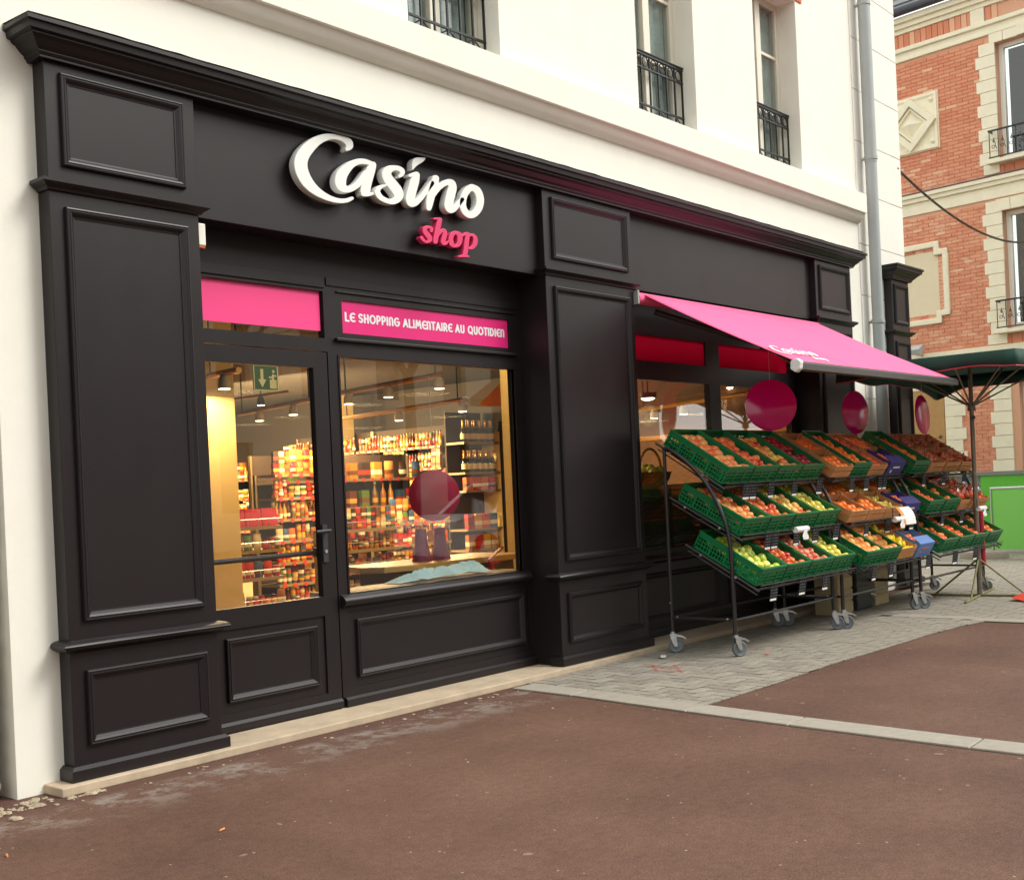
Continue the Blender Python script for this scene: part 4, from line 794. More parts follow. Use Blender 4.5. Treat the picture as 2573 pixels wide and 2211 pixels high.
for ri, (rn, x0, x1, dy, tiers) in enumerate(PLAN):
    lab = ['black tubular rack on castors holding green crates of apples, nearest the pillar', 'middle black rack holding oranges, lemons and cartons between the other two racks', 'farthest black rack of clementines and onions beside the parasol pole'][ri]
    _, mats = rack(x0, x1, dy, lab, ri)
    wslot = (x1 - x0 - .03) / 4
    for k, row in enumerate(tiers):
        mw, P = mats[k]
        for i, code in enumerate(row):
            ty, kind = code.split(':'); x = x0 + .018 + wslot * (i + .5); m0 = Matrix.Translation((x, 0, 0)) @ mw
            if wslot < CW: m0 = m0 @ Matrix.Diagonal((wslot / CW * .995, 1, 1, 1))
            wh = f'{ORD[i]} crate, {TN[k]} shelf, {rn}'; gr = f'fruit in the {wh}'
            if ty == 'g':
                crate_green(m0, f'green crate of {FNAME[kind]}s, {ORD[i]} from left, {TN[k]} shelf, {rn}', 'green crates on the racks')
                fill(m0, CW, CLn, kind, wh, gr, h0=.05, keep=.97 if ri < 2 else (.62 if k == 1 else .86))
            elif ty == 'w':
                for a, nm in ((0, 'front'), (.302, 'back')):
                    m1 = m0 @ Matrix.Translation((0, a, 0)); crate_wood(m1, f'{nm} wooden crate of {FNAME[kind]}s, {ORD[i]} column, {TN[k]} shelf, {rn}', 'wooden crates on the racks')
                    fill(m1, CW - .01, WL, kind, f'{nm} wooden crate, {ORD[i]} column, {TN[k]} shelf, {rn}', gr + nm, h0=.035, layers=2 if kind in ('onion', 'lemon') else 1, keep=.95)
            elif ty in 'pb':
                carton(m0 @ Matrix.Translation((0, -.012, .008)), PURP if ty == 'p' else BLUE, f"{'purple' if ty == 'p' else 'blue'} cardboard fruit carton with raised flap, {TN[k]} shelf, {rn}", 'cardboard fruit cartons', 0 if ty == 'p' else 1)
                m1 = m0 @ Matrix.Translation((0, .302, 0)); crate_wood(m1, f'wooden crate of {FNAME[kind]}s behind the carton, {TN[k]} shelf, {rn}', 'wooden crates on the racks')
                fill(m1, CW - .01, WL, kind, f'wooden crate behind the carton, {TN[k]} shelf, {rn}', gr, h0=.05, keep=.95); fill(m0, CW - .03, .16, kind, f'carton, {TN[k]} shelf, {rn}', gr + ' carton', h0=.05, y0=.11)
            else:
                for a, nm in ((0, 'front'), (.302, 'back')):
                    m1 = m0 @ Matrix.Translation((0, a, 0)); crate_wood(m1, f'{nm} wooden crate of net bags, {ORD[i]} column, {TN[k]} shelf, {rn}', 'wooden crates on the racks')
                    for s in (-1, 1):
                        bg_ = thing('net_bag', f"{'left' if s < 0 else 'right'} red net bag, {nm} wooden crate, {ORD[i]} column of the {rn}", 'net bag', group='red net bags of fruit'); bg_.matrix_world = m1 @ Matrix.Translation((s * .09, .14, .085))
                        b = MB()
                        for q in range(11):
                            c = Vector((random.uniform(-.06, .06), random.uniform(-.09, .09), random.uniform(-.02, .05))); b.lathe([(r * 1.0, z) for r, z in ORA], 9, mat=Matrix.Translation(c) @ Matrix.Scale(.95, 4))
                        b.build('fruit_filling', FR['bloodorange'][1].materials[0], bg_, smooth=70)
                        b = MB(); b.lathe([(0.02, -.055), (.085, -.04), (.105, .0), (.09, .05), (.05, .09), (.02, .11), (.03, .14), (0.0, .145)], 10, mat=Matrix.Diagonal((1, 1.15, 1, 1))); b.build('net', FILM, bg_, smooth=70)
    # price tags on the shelf lips
    for k, fr_ in enumerate([[(.18, .245, .42, .66, .93), (.22, .285, .50, .70, .93), (.12, .40, .64)], [(.22, .42, .62, .685), (.2, .50, .86), (.10, .34, .90)], [(.15, .45, .78), (.2, .5, .8), (.18, .5)]][ri]):
        q = mats[k][1](-.052, .03)
        for f in fr_: price(x0 + (x1 - x0) * f, q[0] - .006, q[1], f"black price tag, {['far left', 'left', 'middle', 'right', 'far right'][min(4, int(f * 5))]} of the {TN[k]} shelf lip, {rn}")
PLASTIC = M('white_plastic_film', (.78, .78, .78), .3)
def bag_roll(x, y, z, label):
    t = thing('bag_roll', label, 'bag roll', (x, y, z), group='rolls of fruit bags')
    MB().lathe([(.008, -.10), (.023, -.10), (.025, -.09), (.025, .09), (.023, .10), (.008, .10)], 16, mat=Matrix.Rotation(math.pi / 2, 4, 'Y')).build('roll', PLASTIC, t, smooth=40)
    b = MB(); vs = []
    for j in range(9):
        for i in range(5): vs.append((.02 + (i - 2) * .016 * (1 + .06 * j), -.024 - .004 * math.sin(i * 2 + j), -j * .010))
    b.add(vs, [(j * 5 + i, j * 5 + i + 1, j * 5 + i + 6, j * 5 + i + 5) for j in range(8) for i in range(4)]); b.build('loose_bag', PLASTIC, t, smooth=80)
    MB().tube([(-.13, 0, 0), (-.13, 0, .1)], .004, 6).build('holder', BLACK, t)
bag_roll(8.42, 4.25, .93, 'white roll of plastic bags hanging under the middle shelf of the nearest rack')
bag_roll(10.15, 4.18, .92, 'white roll of plastic bags hanging under the middle shelf of the middle rack')
bag_roll(12.1, 4.12, .93, 'white roll of plastic bags hanging under the middle shelf of the far rack')
t = thing('paper_notice', 'curled white and orange paper notice hanging from the middle rack', 'notice', (10.22, 4.24, 1.02))
b = MB(); vs = []
for j in range(8):
    for i in (0, 1): vs.append((-.02 + i * .30, -.018 * j + .0012 * j * j - .01, -.014 * j - .0012 * j * j))
b.add(vs, [(2 * j, 2 * j + 1, 2 * j + 3, 2 * j + 2) for j in range(7)]); b.build('paper', TAN, t, smooth=80)
b = MB(); vs = []
for j in range(8):
    for i in (0, 1): vs.append((-.02 + i * .07, -.018 * j + .0012 * j * j - .012, -.014 * j - .0012 * j * j + .0015))
b.add(vs, [(2 * j, 2 * j + 1, 2 * j + 3, 2 * j + 2) for j in range(7)]); b.build('orange_band', M('orange_ink', lin((236, 140, 60)), .6), t, smooth=80)
# ================================================================== PARASOL
PG = M('dark_green_canvas', lin((6, 58, 46)), .8, var=.12, vscale=4, bump=.2, bscale=300); PM = M('weathered_steel', lin((128, 118, 104)), .5, metal=.5, var=.25, vscale=14); PR = M('red_sleeve', lin((178, 40, 66)), .5, var=.1); OLIVE = M('olive_steel', lin((118, 112, 70)), .6, metal=.2, var=.25, vscale=16)
ps = thing('market_parasol', 'dark green rectangular market parasol on a steel pole beside the racks', 'parasol', (12.40, 4.28, 0))
X0, X1, Y0, Y1 = -1.28, 1.42, -.85, .87
m = MB(); m.tube([(0, 0, .02), (0, 0, 1.25)], .026, 12); m.tube([(0, 0, 1.2), (0, 0, 2.50)], .022, 12); m.build('pole', PM, ps, smooth=40)
MB().tube([(.075, -.03, .33), (.05, -.03, .95)], .024, 10).build('sleeve', PR, ps, smooth=40)
MB().tube([(0, 0, 1.93), (0, 0, 2.0)], .04, 12).build('hub', PM, ps, smooth=40)
MB().tube([(-.05, -.03, 1.86), (-.02, -.02, 1.86)], .022, 8).build('knob', BLACK, ps, smooth=40)
for dx, dy_ in ((-1.28, -.2), (-1.0, .85), (0, .87), (0, -.85), (1.42, 0), (1.1, .85), (1.1, -.85), (-1.0, -.85)):
    MB().tube([(0, 0, 1.97), (dx * .74, dy_ * .74, 2.42)], .009, 6).build('strut', PM, ps, smooth=40)
n1, n2 = 20, 14; vs = []
for j in range(n2 + 1):
    for i in range(n1 + 1):
        x, y = X0 + (X1 - X0) * i / n1, Y0 + (Y1 - Y0) * j / n2; r = max(abs(x - (X0 + X1) / 2) / ((X1 - X0) / 2), abs(y) / .86)
        sagc = 1 - (1 - abs(abs(x / 1.35) - abs(y / .86))) * .0
        vs.append((x, y, 2.50 - .09 * r ** 1.5 - .03 * math.sin(math.pi * r) + .010 * math.sin(x * 5) * r))
b = MB(); b.add(vs, [(j * (n1 + 1) + i, j * (n1 + 1) + i + 1, (j + 1) * (n1 + 1) + i + 1, (j + 1) * (n1 + 1) + i) for j in range(n2) for i in range(n1)])
co = b.build('canopy', PG, ps, smooth=50); co.modifiers.new('t', 'SOLIDIFY').thickness = .003
ring = [(X0 + (X1 - X0) * i / 24, Y0) for i in range(24)] + [(X1, Y0 + (Y1 - Y0) * i / 16) for i in range(16)] + [(X1 - (X1 - X0) * i / 24, Y1) for i in range(24)] + [(X0, Y1 - (Y1 - Y0) * i / 16) for i in range(16)]
b = MB(); vs = []; rd = []
for i, (x, y) in enumerate(ring):
    zt = 2.41 + .010 * math.sin(x * 5); cxx = (abs(x) / 1.35) ** 4 * (abs(y) / .86) ** 4; zb_ = zt - .135 - .012 * math.sin(i * .8) - .12 * min(cxx, 1) * (1 if x > 0 else .2); k = 1.004 + .008 * math.sin(i * 1.3)
    vs += [(x, y, zt), (x * k, y * k, zb_)]; rd.append((x * k, y * k, zb_))
n = len(ring); b.add(vs, [(2 * i, 2 * ((i + 1) % n), 2 * ((i + 1) % n) + 1, 2 * i + 1) for i in range(n)]); vo = b.build('valance', PG, co, smooth=60); vo.modifiers.new('t', 'SOLIDIFY').thickness = .003
MB().tube(rd + [rd[0]], .006, 5, cap=False).build('red_piping', PR, co)
for a in (0, 90, 180, 270):
    c, s = math.cos(math.radians(a + 8)), math.sin(math.radians(a + 8)); q = MB(); q.tube([(0, 0, .02), (c * .72, s * .72, .02)], .013, 8); q.tube([(0, 0, .40), (c * .45, s * .45, .025)], .010, 8); q.build('base_leg', OLIVE, ps, smooth=40)
# ================================================================== LITTER
def lit(name, label, cat, px, mb, mat, z=.006, grp=None, rz=0):
    p = onz(px); o = mb.build(name, mat, smooth=40); o.location = (p[0], p[1], z); o.rotation_euler = (0, 0, rz); tag(o, label, cat, grp); return o
cig = lambda: MB().tube([(-.016, 0, 0), (.0, 0, 0), (.016, .001, 0)], .0045, 8)
CG = M('cigarette_filter', lin((214, 140, 84)), .8)
lit('cigarette_butt', 'orange cigarette butt lying on the red asphalt', 'litter', (558, 2087), cig(), CG, rz=.3)
lit('cigarette_butt', 'cigarette butt at the lower left corner of the pavement', 'litter', (18, 2152), cig(), CG, rz=1.2)
pp_ = MB(); pp_.add([(-.07, -.02, 0), (.0, -.03, .004), (.08, -.01, .001), (.06, .02, .003), (-.01, .018, .008), (-.06, .012, .002)], [(0, 1, 4, 5), (1, 2, 3, 4)]); lit('paper_scrap', 'torn white paper scrap on the paving near the first castor', 'litter', (1666, 1655), pp_, TAN, z=.018, rz=.5)
op = MB(); op.lathe([(0.0, 0), (.012, .004), (.018, .010), (.014, .014), (0, .010)], 7); lit('orange_peel', 'bit of orange peel on the paving before the first rack', 'litter', (1928, 1650), op, M('orange_peel_bit', lin((226, 104, 60)), .6), z=.016)
CHIP = M('plaster_chip', lin((160, 146, 122)), .9, var=.2, vscale=60, rand=.2)
def chip(r, sd):
    q = random.Random(sd); b = MB(); b.lathe([(0.0, 0), (r, r * .1), (r * .8, r * .45), (0, r * .55)], 7); b.v = [(v[0] * q.uniform(.8, 1.25) * 1.3, v[1] * q.uniform(.8, 1.25), v[2] * q.uniform(.7, 1.2)) for v in b.v]; return b.mesh('plaster_chip', CHIP)
CH = [chip(.012 + .004 * i, i) for i in range(6)]
for i in range(110):
    if i < 60: x = 2.45 + abs(random.gauss(0, .28)); y = 5.33 - abs(random.gauss(0, .10)); s = random.uniform(.2, .95)
    else: x = random.uniform(2.8, 6.0); y = 5.19 - abs(random.gauss(0, .05)); s = random.uniform(.14, .42)
    if y > 5.225 and x > 2.75: y = 5.20
    if y > 5.38: y = 5.38
    o = inst('plaster_chip', CH[i % 6], loc=(x, y, 0), rot=(0, 0, random.uniform(0, 6)), scale=s); tag(o, 'pale plaster crumb at the foot of the white wall' if i < 60 else 'small pale chip lying along the foot of the stone step', 'plaster chip', 'plaster chips by the wall' if i < 60 else 'chips along the step')
for i in range(16):
    o = inst('pebble', CH[i % 6], loc=(random.uniform(2.4, 8), random.uniform(1.5, 4.9), 0), rot=(0, 0, random.uniform(0, 6)), scale=random.uniform(.15, .34)); tag(o, 'tiny pale stone chip lying on the open red asphalt', 'pebble', 'loose chips on the asphalt')
# mortar foot and rough neighbouring wall at the far left
RUB = M('rubble_stone', lin((176, 168, 146)), .95, var=.3, vscale=14, bump=1, bscale=40, bdist=.01)
nb = thing('stone_wall', 'rough rubble stone wall beyond the white corner at the far left', 'wall', (2.0, 5.5, 0))
b = MB(); b.box(.3, 2.50, 5.47, 6.2, 0, 6.0); part('mortar_core', b, M('dark_mortar', lin((92, 86, 76)), .95, var=.3, vscale=6), nb)
q = random.Random(5); z = .0
while z < 5.6:
    h = q.uniform(.10, .17); x = .35 + q.uniform(0, .2)
    while x < 2.56:
        w = q.uniform(.16, .34)
        if x + w > 2.47: w = 2.612 - x
        if x > 1.1:
            s = MB(); vs = []; n_, m_ = 10, 5; e_ = q.uniform(.45, .7)
            for j in range(m_ + 1):
                ph = -math.pi / 2 + math.pi * j / m_
                for i in range(n_):
                    th = 2 * math.pi * i / n_; sg = lambda v, p: math.copysign(abs(v) ** p, v)
                    vs.append((x + w / 2 + sg(math.cos(ph), e_) * sg(math.cos(th), e_) * (w / 2 - .006) * q.uniform(.93, 1.02), 5.475 + sg(math.sin(ph), .8) * .05 - .015 * q.random(), z + h / 2 + sg(math.cos(ph), e_) * sg(math.sin(th), e_) * (h / 2 - .005) * q.uniform(.93, 1.02)))
            s.add(vs, [(j * n_ + i, j * n_ + (i + 1) % n_, (j + 1) * n_ + (i + 1) % n_, (j + 1) * n_ + i) for j in range(m_) for i in range(n_)]); part('stone', s, RUB, nb, smooth=50)
        x += w
    z += h
# ================================================================== BRICK BUILDING ACROSS THE SIDE STREET
P0 = Vector((22.543, 8.40, 0)); br = thing('brick_building', 'orange brick town house with cream stone quoins across the street', 'building', tuple(P0), math.radians(-96.1))
BR = M('orange_brick', lin((196, 98, 62)), .85, var=.14, vscale=5, rand=.0, bump=.4, bscale=40)
def brickmat():
    m = bpy.data.materials.new('brick_mixed'); m.use_nodes = True; n = m.node_tree; b = n.nodes['Principled BSDF']; g = n.nodes.new('ShaderNodeTexCoord'); v = n.nodes.new('ShaderNodeTexVoronoi'); v.inputs['Scale'].default_value = 1; mp = n.nodes.new('ShaderNodeMapping'); mp.inputs['Scale'].default_value = (4.4, .05, 14); nz = n.nodes.new('ShaderNodeTexNoise'); nz.inputs['Scale'].default_value = 1.3
    r = n.nodes.new('ShaderNodeValToRGB'); e = r.color_ramp.elements
    for _ in range(3): e.new(.5)
    for i, (p, c) in enumerate([(0, (208, 134, 104)), (.3, (215, 144, 113)), (.6, (219, 151, 120)), (.85, (223, 161, 129)), (1, (228, 184, 152))]): e[i].position = p; e[i].color = (*lin(c), 1)
    n.links.new(g.outputs['Object'], mp.inputs[0]); n.links.new(mp.outputs[0], v.inputs['Vector']); s = n.nodes.new('ShaderNodeSeparateColor'); n.links.new(v.outputs['Color'], s.inputs[0]); n.links.new(s.outputs[0], r.inputs[0]); n.links.new(r.outputs[0], b.inputs['Base Color']); b.inputs['Roughness'].default_value = .85; return m
BRS = brickmat()
BRI = palette('brick_single', [(208, 134, 104), (213, 140, 110), (216, 144, 113), (217, 147, 115), (219, 151, 120), (214, 141, 110), (227, 176, 143), (210, 136, 106)], .85, .3)
STN = M('cream_stone', lin((238, 230, 204)), .85, var=.06, vscale=4, bump=.2, bscale=60); MOR = M('brick_mortar', lin((216, 166, 136)), .9)
def bpart(name, mb, mat, par=None, **k): return mb.build(name, mat, par or br, **k)
SEC = [(-1.6, 8.0)]
b = MB(); grid_wall(b, -2.2, 8.0, 0, 10.1, 0.0, .3, [(1.40, 2.5, 3.85, 6.0), (1.40, 2.5, 6.95, 9.07), (1.56, 2.7, .3, 2.9), (4.6, 5.7, 3.85, 6.0), (4.6, 5.7, 6.95, 9.07)]); bpart('wall', weld(b), MOR)
bm_ = MB(); bm_.box(-.106, .106, -.012, 0.0, -.0295, .0295); brick_me = bm_.mesh('brick', BRI)
zones = [(-1.8, 1.20, 6.66, 9.24), (-1.8, 1.20, 3.58, 6.22), (.40, 1.2, .3, 3.28), (2.9, 4.3, 6.66, 9.24), (2.9, 4.3, 3.58, 6.22), (5.9, 7.9, 3.58, 9.24)]
sing = []; bulk = MB()
for za_, (xa, xb, z0, z1) in enumerate(zones):
    r = 0; z = z0 + .036
    while z < z1 - .02:
        x = xa + (.11 if r % 2 else 0)
        while x < xb:
            vis = -.68 < x < 1.1
            if vis and z > 7.0 and za_ == 0 and len(sing) < 300: sing.append((x, z))
            else: bulk.box(x - .106, x + .106, -.012 - random.uniform(0, .003), .0, z - .0295, z + .0295)
            x += .222
        z += .0685; r += 1
for x, z in sing: inst('brick', brick_me, br, loc=(x, random.uniform(-.003, 0), z))
bo = bulk.build('brickwork', BRS, br); bo['kind'] = 'stuff'
def quoins(x_in, x_out, z0, z1, flip=False, step=.222, wide=.065):
    k = 0; z = z1
    while z - step > z0 - .1:
        w = wide if k % 2 else 0; q = MB(); zz = max(z - step + .008, z0)
        q.box(x_in - w if not flip else x_in, x_out if not flip else x_out + w, -.035, .05, zz, z); bpart('quoin_stone', q, STN, bevel=.006); z -= step; k += 1
quoins(1.10, 1.40, 6.70, 9.10); quoins(1.10, 1.40, 3.58, 6.20); quoins(2.5, 2.85, 6.70, 9.10, True); quoins(2.5, 2.85, 3.58, 6.20, True)
quoins(.14, .47, .3, 2.75, True, .222, .075); quoins(1.09, 1.42, .3, 3.0)
for z0, z1, o, nm in ((9.25, 9.30, .05, 'string_course'), (9.30, 9.42, .03, 'string_course'), (9.42, 9.50, .09, 'string_course'), (9.78, 9.86, .06, 'eaves_cornice'), (9.86, 9.95, .12, 'eaves_cornice'), (9.95, 10.06, .19, 'eaves_cornice'), (6.25, 6.48, .03, 'string_course'), (6.48, 6.56, .08, 'string_course'), (6.56, 6.635, .12, 'string_course'), (3.28, 3.56, .06, 'string_course'), (2.99, 3.06, .05, 'string_course')):
    q = MB(); q.box(-2.2, 8, -o, .02, z0, z1); bpart(nm, q, STN, bevel=.008)
LEADM = M('dark_zinc', lin((70, 70, 78)), .5, metal=.3, var=.1)
q = MB(); q.box(-2.2, 8, -.125, .02, 6.635, 6.655); q.build('lead_cap', LEADM, br); q = MB(); q.tube([(-2.2, -.26, 10.14), (8, -.26, 10.14)], .085, 12); q.build('gutter', LEADM, br, smooth=40)
SLATE = M('slate_roof', lin((120, 122, 124)), .7, var=.2, vscale=6)
for k in range(7): q = MB(); y0 = -.2 + k * .2; q.add([(-2.2, y0, 10.2 + k * .18), (8, y0, 10.2 + k * .18), (8, y0 + .24, 10.2 + k * .18 + .2), (-2.2, y0 + .24, 10.2 + k * .18 + .2)], [(0, 1, 2, 3)]); so2 = q.build('slate_course', SLATE, br); so2.modifiers.new('t', 'SOLIDIFY').thickness = .02
for k in range(26):
    x = -1.5 + k * .115; 
    if x > .92 and x < 1.22: continue
    q = MB(); q.box(x, x + .1, -.02, 0, 9.51, 9.775); bpart('frieze_brick', q, BRI)
q = MB(); q.box(.98, 1.24, -.045, 0, 9.50, 9.78); bpart('stone_block', q, STN, bevel=.006)
# medallion
me_ = bpart('medallion', MB().box(-.82, .28, -.03, 0, 7.43, 8.53), STN, bevel=.006)
q = MB(); q.mould(-.80, .26, 7.45, 8.51, -.03, [(0, 0), (0, .03), (.05, .03), (.08, .0)]); q.build('frame', STN, me_)
cx, cz = -.27, 7.98
def dia(r0, r1, p0, p1): 
    d = MB(); vs = []
    for r, p in ((r0, p0), (r0, p1), (r1, p1), (r1, p0)):
        vs += [(cx - r, -.03 - p, cz), (cx, -.03 - p, cz - r), (cx + r, -.03 - p, cz), (cx, -.03 - p, cz + r)]
    d.add(vs, [(a * 4 + c, a * 4 + (c + 1) % 4, (a + 1) * 4 + (c + 1) % 4, (a + 1) * 4 + c) for a in range(3) for c in range(4)]); return d
dia(.52, .36, 0, .09).build('diamond', STN, me_); dia(.33, .28, 0, .05).build('diamond', STN, me_)
d = MB(); d.add([(cx - .25, -.03, cz), (cx, -.03, cz - .25), (cx + .25, -.03, cz), (cx, -.03, cz + .25), (cx, -.15, cz)], [(0, 1, 4), (1, 2, 4), (2, 3, 4), (3, 0, 4)]); d.build('pyramid', STN, me_)
for x, z in ((.15, 8.38), (.15, 7.58)): MB().lathe([(.05, 0), (.045, .03), (.02, .05), (0, .055)], 10, mat=Matrix.Translation((x, -.03, z)) @ Matrix.Rotation(math.pi / 2, 4, 'X')).build('boss', STN, me_, smooth=50)
# stepped blind panel
bp_ = bpart('blind_panel', MB().box(-1.4, .13, -.015, 0, 4.30, 5.50), M('pale_panel', lin((226, 212, 182)), .85, var=.03))
st_ = [(-1.3, 5.62), (.12, 5.62), (.12, 5.46), (.29, 5.46), (.29, 4.30), (.12, 4.30), (.12, 4.16), (-1.3, 4.16)]
for i in range(len(st_) - 1):
    (xa, za1), (xb, zb1) = st_[i], st_[i + 1]; q = MB(); w = .055
    q.box(min(xa, xb) - w, max(xa, xb) + w, -.07 - .002 * (i % 2), 0, min(za1, zb1) - w, max(za1, zb1) + w); q.build('moulding', STN, bp_, bevel=.02)
q = MB(); q.box(-1.3, .24, -.012, 0, 4.3, 5.46); q.build('field', M('pale_panel', (.7, .6, .5), .85), bp_)
# windows, balconies
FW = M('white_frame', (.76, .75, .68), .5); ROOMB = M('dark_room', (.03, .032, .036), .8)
for x0, x1, z0, z1 in ((1.40, 2.5, 6.95, 9.07), (1.40, 2.5, 3.85, 6.0), (4.6, 5.7, 6.95, 9.07), (4.6, 5.7, 3.85, 6.0), (1.56, 2.7, .3, 2.9)):
    w = MB(); w.box(x0, x0 + .09, .14, .22, z0, z1); w.box(x1 - .09, x1, .14, .22, z0, z1); w.box(x0 + .09, x1 - .09, .14, .22, z1 - .08, z1); w.box(x0 + .09, x1 - .09, .14, .22, z0, z0 + .1); c_ = (x0 + x1) / 2; w.box(c_ - .05, c_ + .05, .13, .21, z0 + .1, z1 - .08); wo = w.build('window', FW, br, bevel=.006)
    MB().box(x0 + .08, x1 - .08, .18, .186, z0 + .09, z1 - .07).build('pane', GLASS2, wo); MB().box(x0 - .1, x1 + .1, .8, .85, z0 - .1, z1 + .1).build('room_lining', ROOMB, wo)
    if z0 > 3:
        s_ = MB(); s_.box(x0 - .16, x1 + .16, -.22, .06, z0 - .10, z0 - .03); s_.build('sill', STN, wo, bevel=.012)
        for k in range(7): q = MB(); q.box(x0 - .1 + k * .19, x0 - .1 + k * .19 + .17, -.014, 0, z0 - .30, z0 - .11); q.build('frieze_brick', BRI, br)
        rb = MB(); rb.box(x0 - .12, x1 + .12, -.2, -.17, z0 + .48, z0 + .51); rb.box(x0 - .12, x1 + .12, -.195, -.175, z0, z0 + .02); rb.box(x0 - .12, x0 - .10, -.19, .0, z0 + .48, z0 + .51); rl = rb.build('balcony_railing', IRON, br)
        for k in range(9):
            xx = x0 - .1 + k * (x1 - x0 + .2) / 8; MB().box(xx - .006, xx + .006, -.192, -.18, z0 + .02, z0 + .48).build('bar', IRON, rl)
            if k < 8:
                q = MB(); xc = xx + .08; q.tube([(xc + .055 * (1 - a / 16) * math.cos(a * .8), -.186, z0 + .25 + .2 * (a / 16 - .5) + .05 * math.sin(a * .8)) for a in range(17)], .006, 5); q.build('scroll', IRON, rl)
    q = MB()
    for k in range(5): a0 = x0 - .1 + k * (x1 - x0 + .2) / 5; q.box(a0 + .004, a0 + (x1 - x0 + .2) / 5 - .004, -.04 - (.03 if k == 2 else 0), 0, z1 + .004, z1 + .22)
    q.build('stone_lintel', STN, br, bevel=.006)
# studded door, lamp
dr = MB(); dr.box(-.75, .12, -.02, 0, .3, 2.85); do = dr.build('door', M('tan_door', lin((178, 138, 84)), .6, var=.12, vscale=4), br)
for x in (-.62, -.40, -.18, .02):
    for z in (.7, 1.1, 1.55, 1.95): MB().lathe([(.035, 0), (.03, .02), (0, .03)], 8, mat=Matrix.Translation((x, -.02, z)) @ Matrix.Rotation(math.pi / 2, 4, 'X')).build('stud', M('bronze', (.12, .08, .04), .5), do, smooth=50)
q = MB(); q.box(.14, .3, -.02, .0, .3, 2.6); q.box(-.76, .13, -.03, 0, 2.86, 2.98); q.build('door_frame', STN, br)
q = MB(); q.box(-.2, .28, -.03, .0, 1.15, 1.62); q.build('blue_poster', M('blue_poster', lin((130, 158, 200)), .6), br)
fl_ = thing('floodlight', 'small grey floodlight on the brick wall above the parasol', 'lamp', tuple(P0 + Matrix.Rotation(math.radians(-96.1), 3, 'Z') @ Vector((-.25, -.35, 3.62))), math.radians(-96.1))
q = MB(); q.box(-.14, .14, -.10, .10, -.06, .06); q.v = [tuple(Matrix.Rotation(.5, 3, 'X') @ Vector(v)) for v in q.v]; q.build('housing', M('grey_cast2', (.5, .52, .53), .5, var=.1), fl_, bevel=.01); MB().box(-.02, .02, .05, .36, -.10, -.06).build('arm', GALV, fl_)
# overhead cable
A = Vector(ony((2253, 423), YW)); Bp = P0 + Matrix.Rotation(math.radians(-96.1), 3, 'Z') @ Vector((2.05, -.1, 5.33)); q = MB()
q.tube([A.lerp(Bp, i / 20) - Vector((0, 0, .32 * 4 * (i / 20) * (1 - i / 20))) for i in range(21)], .017, 6); tag(q.build('overhead_cable', BLACK, smooth=60), 'thin black cable sagging from the white corner to the brick house', 'cable')
# ================================================================== HOARDING AND BARRIER
GRN = M('bright_green_board', lin((88, 180, 50)), .5, var=.05); GRY = M('slate_grey_board', lin((104, 110, 114)), .5, var=.05)
hoa = thing('hoarding', 'green and grey striped site hoarding before the brick house', 'hoarding', (18.9, 6.4, 0), math.radians(-96.1))
x = -2.6; k = 0
while x < 6:
    w = .86 if k % 2 == 0 else .42; q = MB(); q.box(x, x + w - .006, 0, .03, .06, 1.20); q.build('board', GRN if k % 2 == 0 else GRY, hoa, bevel=.003); x += w; k += 1
q = MB(); q.box(-2.6, 6, -.03, .06, 1.20, 1.26); q.build('top_rail', M('grey_rail', lin((120, 124, 124)), .5), hoa, bevel=.004); q = MB(); q.box(-2.6, 6, -.05, .07, .0, .06); q.build('foot_rail', GALV, hoa)
pc = onz((2497, 1404)); ba = thing('site_barrier', 'galvanised barrier frame with green and grey infill at the right edge', 'barrier', (pc[0], pc[1], 0), math.radians(-90))
q = MB(); q.tube([(0, 0, .12), (0, 0, 1.02), (2.0, 0, 1.04), (2.0, 0, .12)], .022, 8); q.build('frame', GALV, ba, smooth=40)
MB().box(.03, .62, -.012, .012, .14, 1.0).build('infill_board', M('pale_green_board', lin((122, 200, 92)), .5), ba); MB().box(.626, .9, -.012, .012, .14, 1.0).build('infill_board', GRY, ba); MB().box(.906, 1.97, -.012, .012, .14, 1.0).build('infill_board', GRN, ba)
CONC = M('concrete_foot', lin((150, 140, 126)), .9, var=.15, vscale=12, bump=.4)
for x in (-.12, 1.9): MB().lathe([(.36, 0), (.36, .06), (.33, .10), (.0, .10)], 18, mat=Matrix.Translation((x, 0, .004)) @ Matrix.Diagonal((1, .55, 1, 1))).build('concrete_foot', CONC, ba, smooth=40)
rc = onz((2571, 1512)); b = MB(); b.add([(-.14, -.08, .015), (.2, -.1, .03), (.22, .08, .06), (-.05, .1, .045), (.05, 0, .09)], [(0, 1, 4), (1, 2, 4), (2, 3, 4), (3, 0, 4)]); q = b.build('red_bag', M('red_plastic', lin((214, 66, 44)), .5)); q.location = (rc[0], rc[1], 0); tag(q, 'crumpled red plastic bag on the paving at the right edge', 'bag')
for i in range(3):      # empty crates stacked under the racks
    t = thing('pallet_box', ['pale empty box standing behind the middle rack', 'dark empty box standing behind the middle rack beside the pale one', 'pale wooden box half hidden behind the far rack'][i], 'box', (10.55 + i * .42, 5.02, 0)); m_ = [M('pale_box', lin((196, 180, 142)), .8, var=.1), DGREY, M('pale_box', lin((206, 190, 150)), .8)][i]
    for a in range(4): MB().box(-.16, .16, -.12, -.112, .02 + a * .12, .12 + a * .12).build('slat', m_, t)
    MB().box(-.16, .16, -.110, .12, .01, .46).build('body', m_, t, bevel=.004)
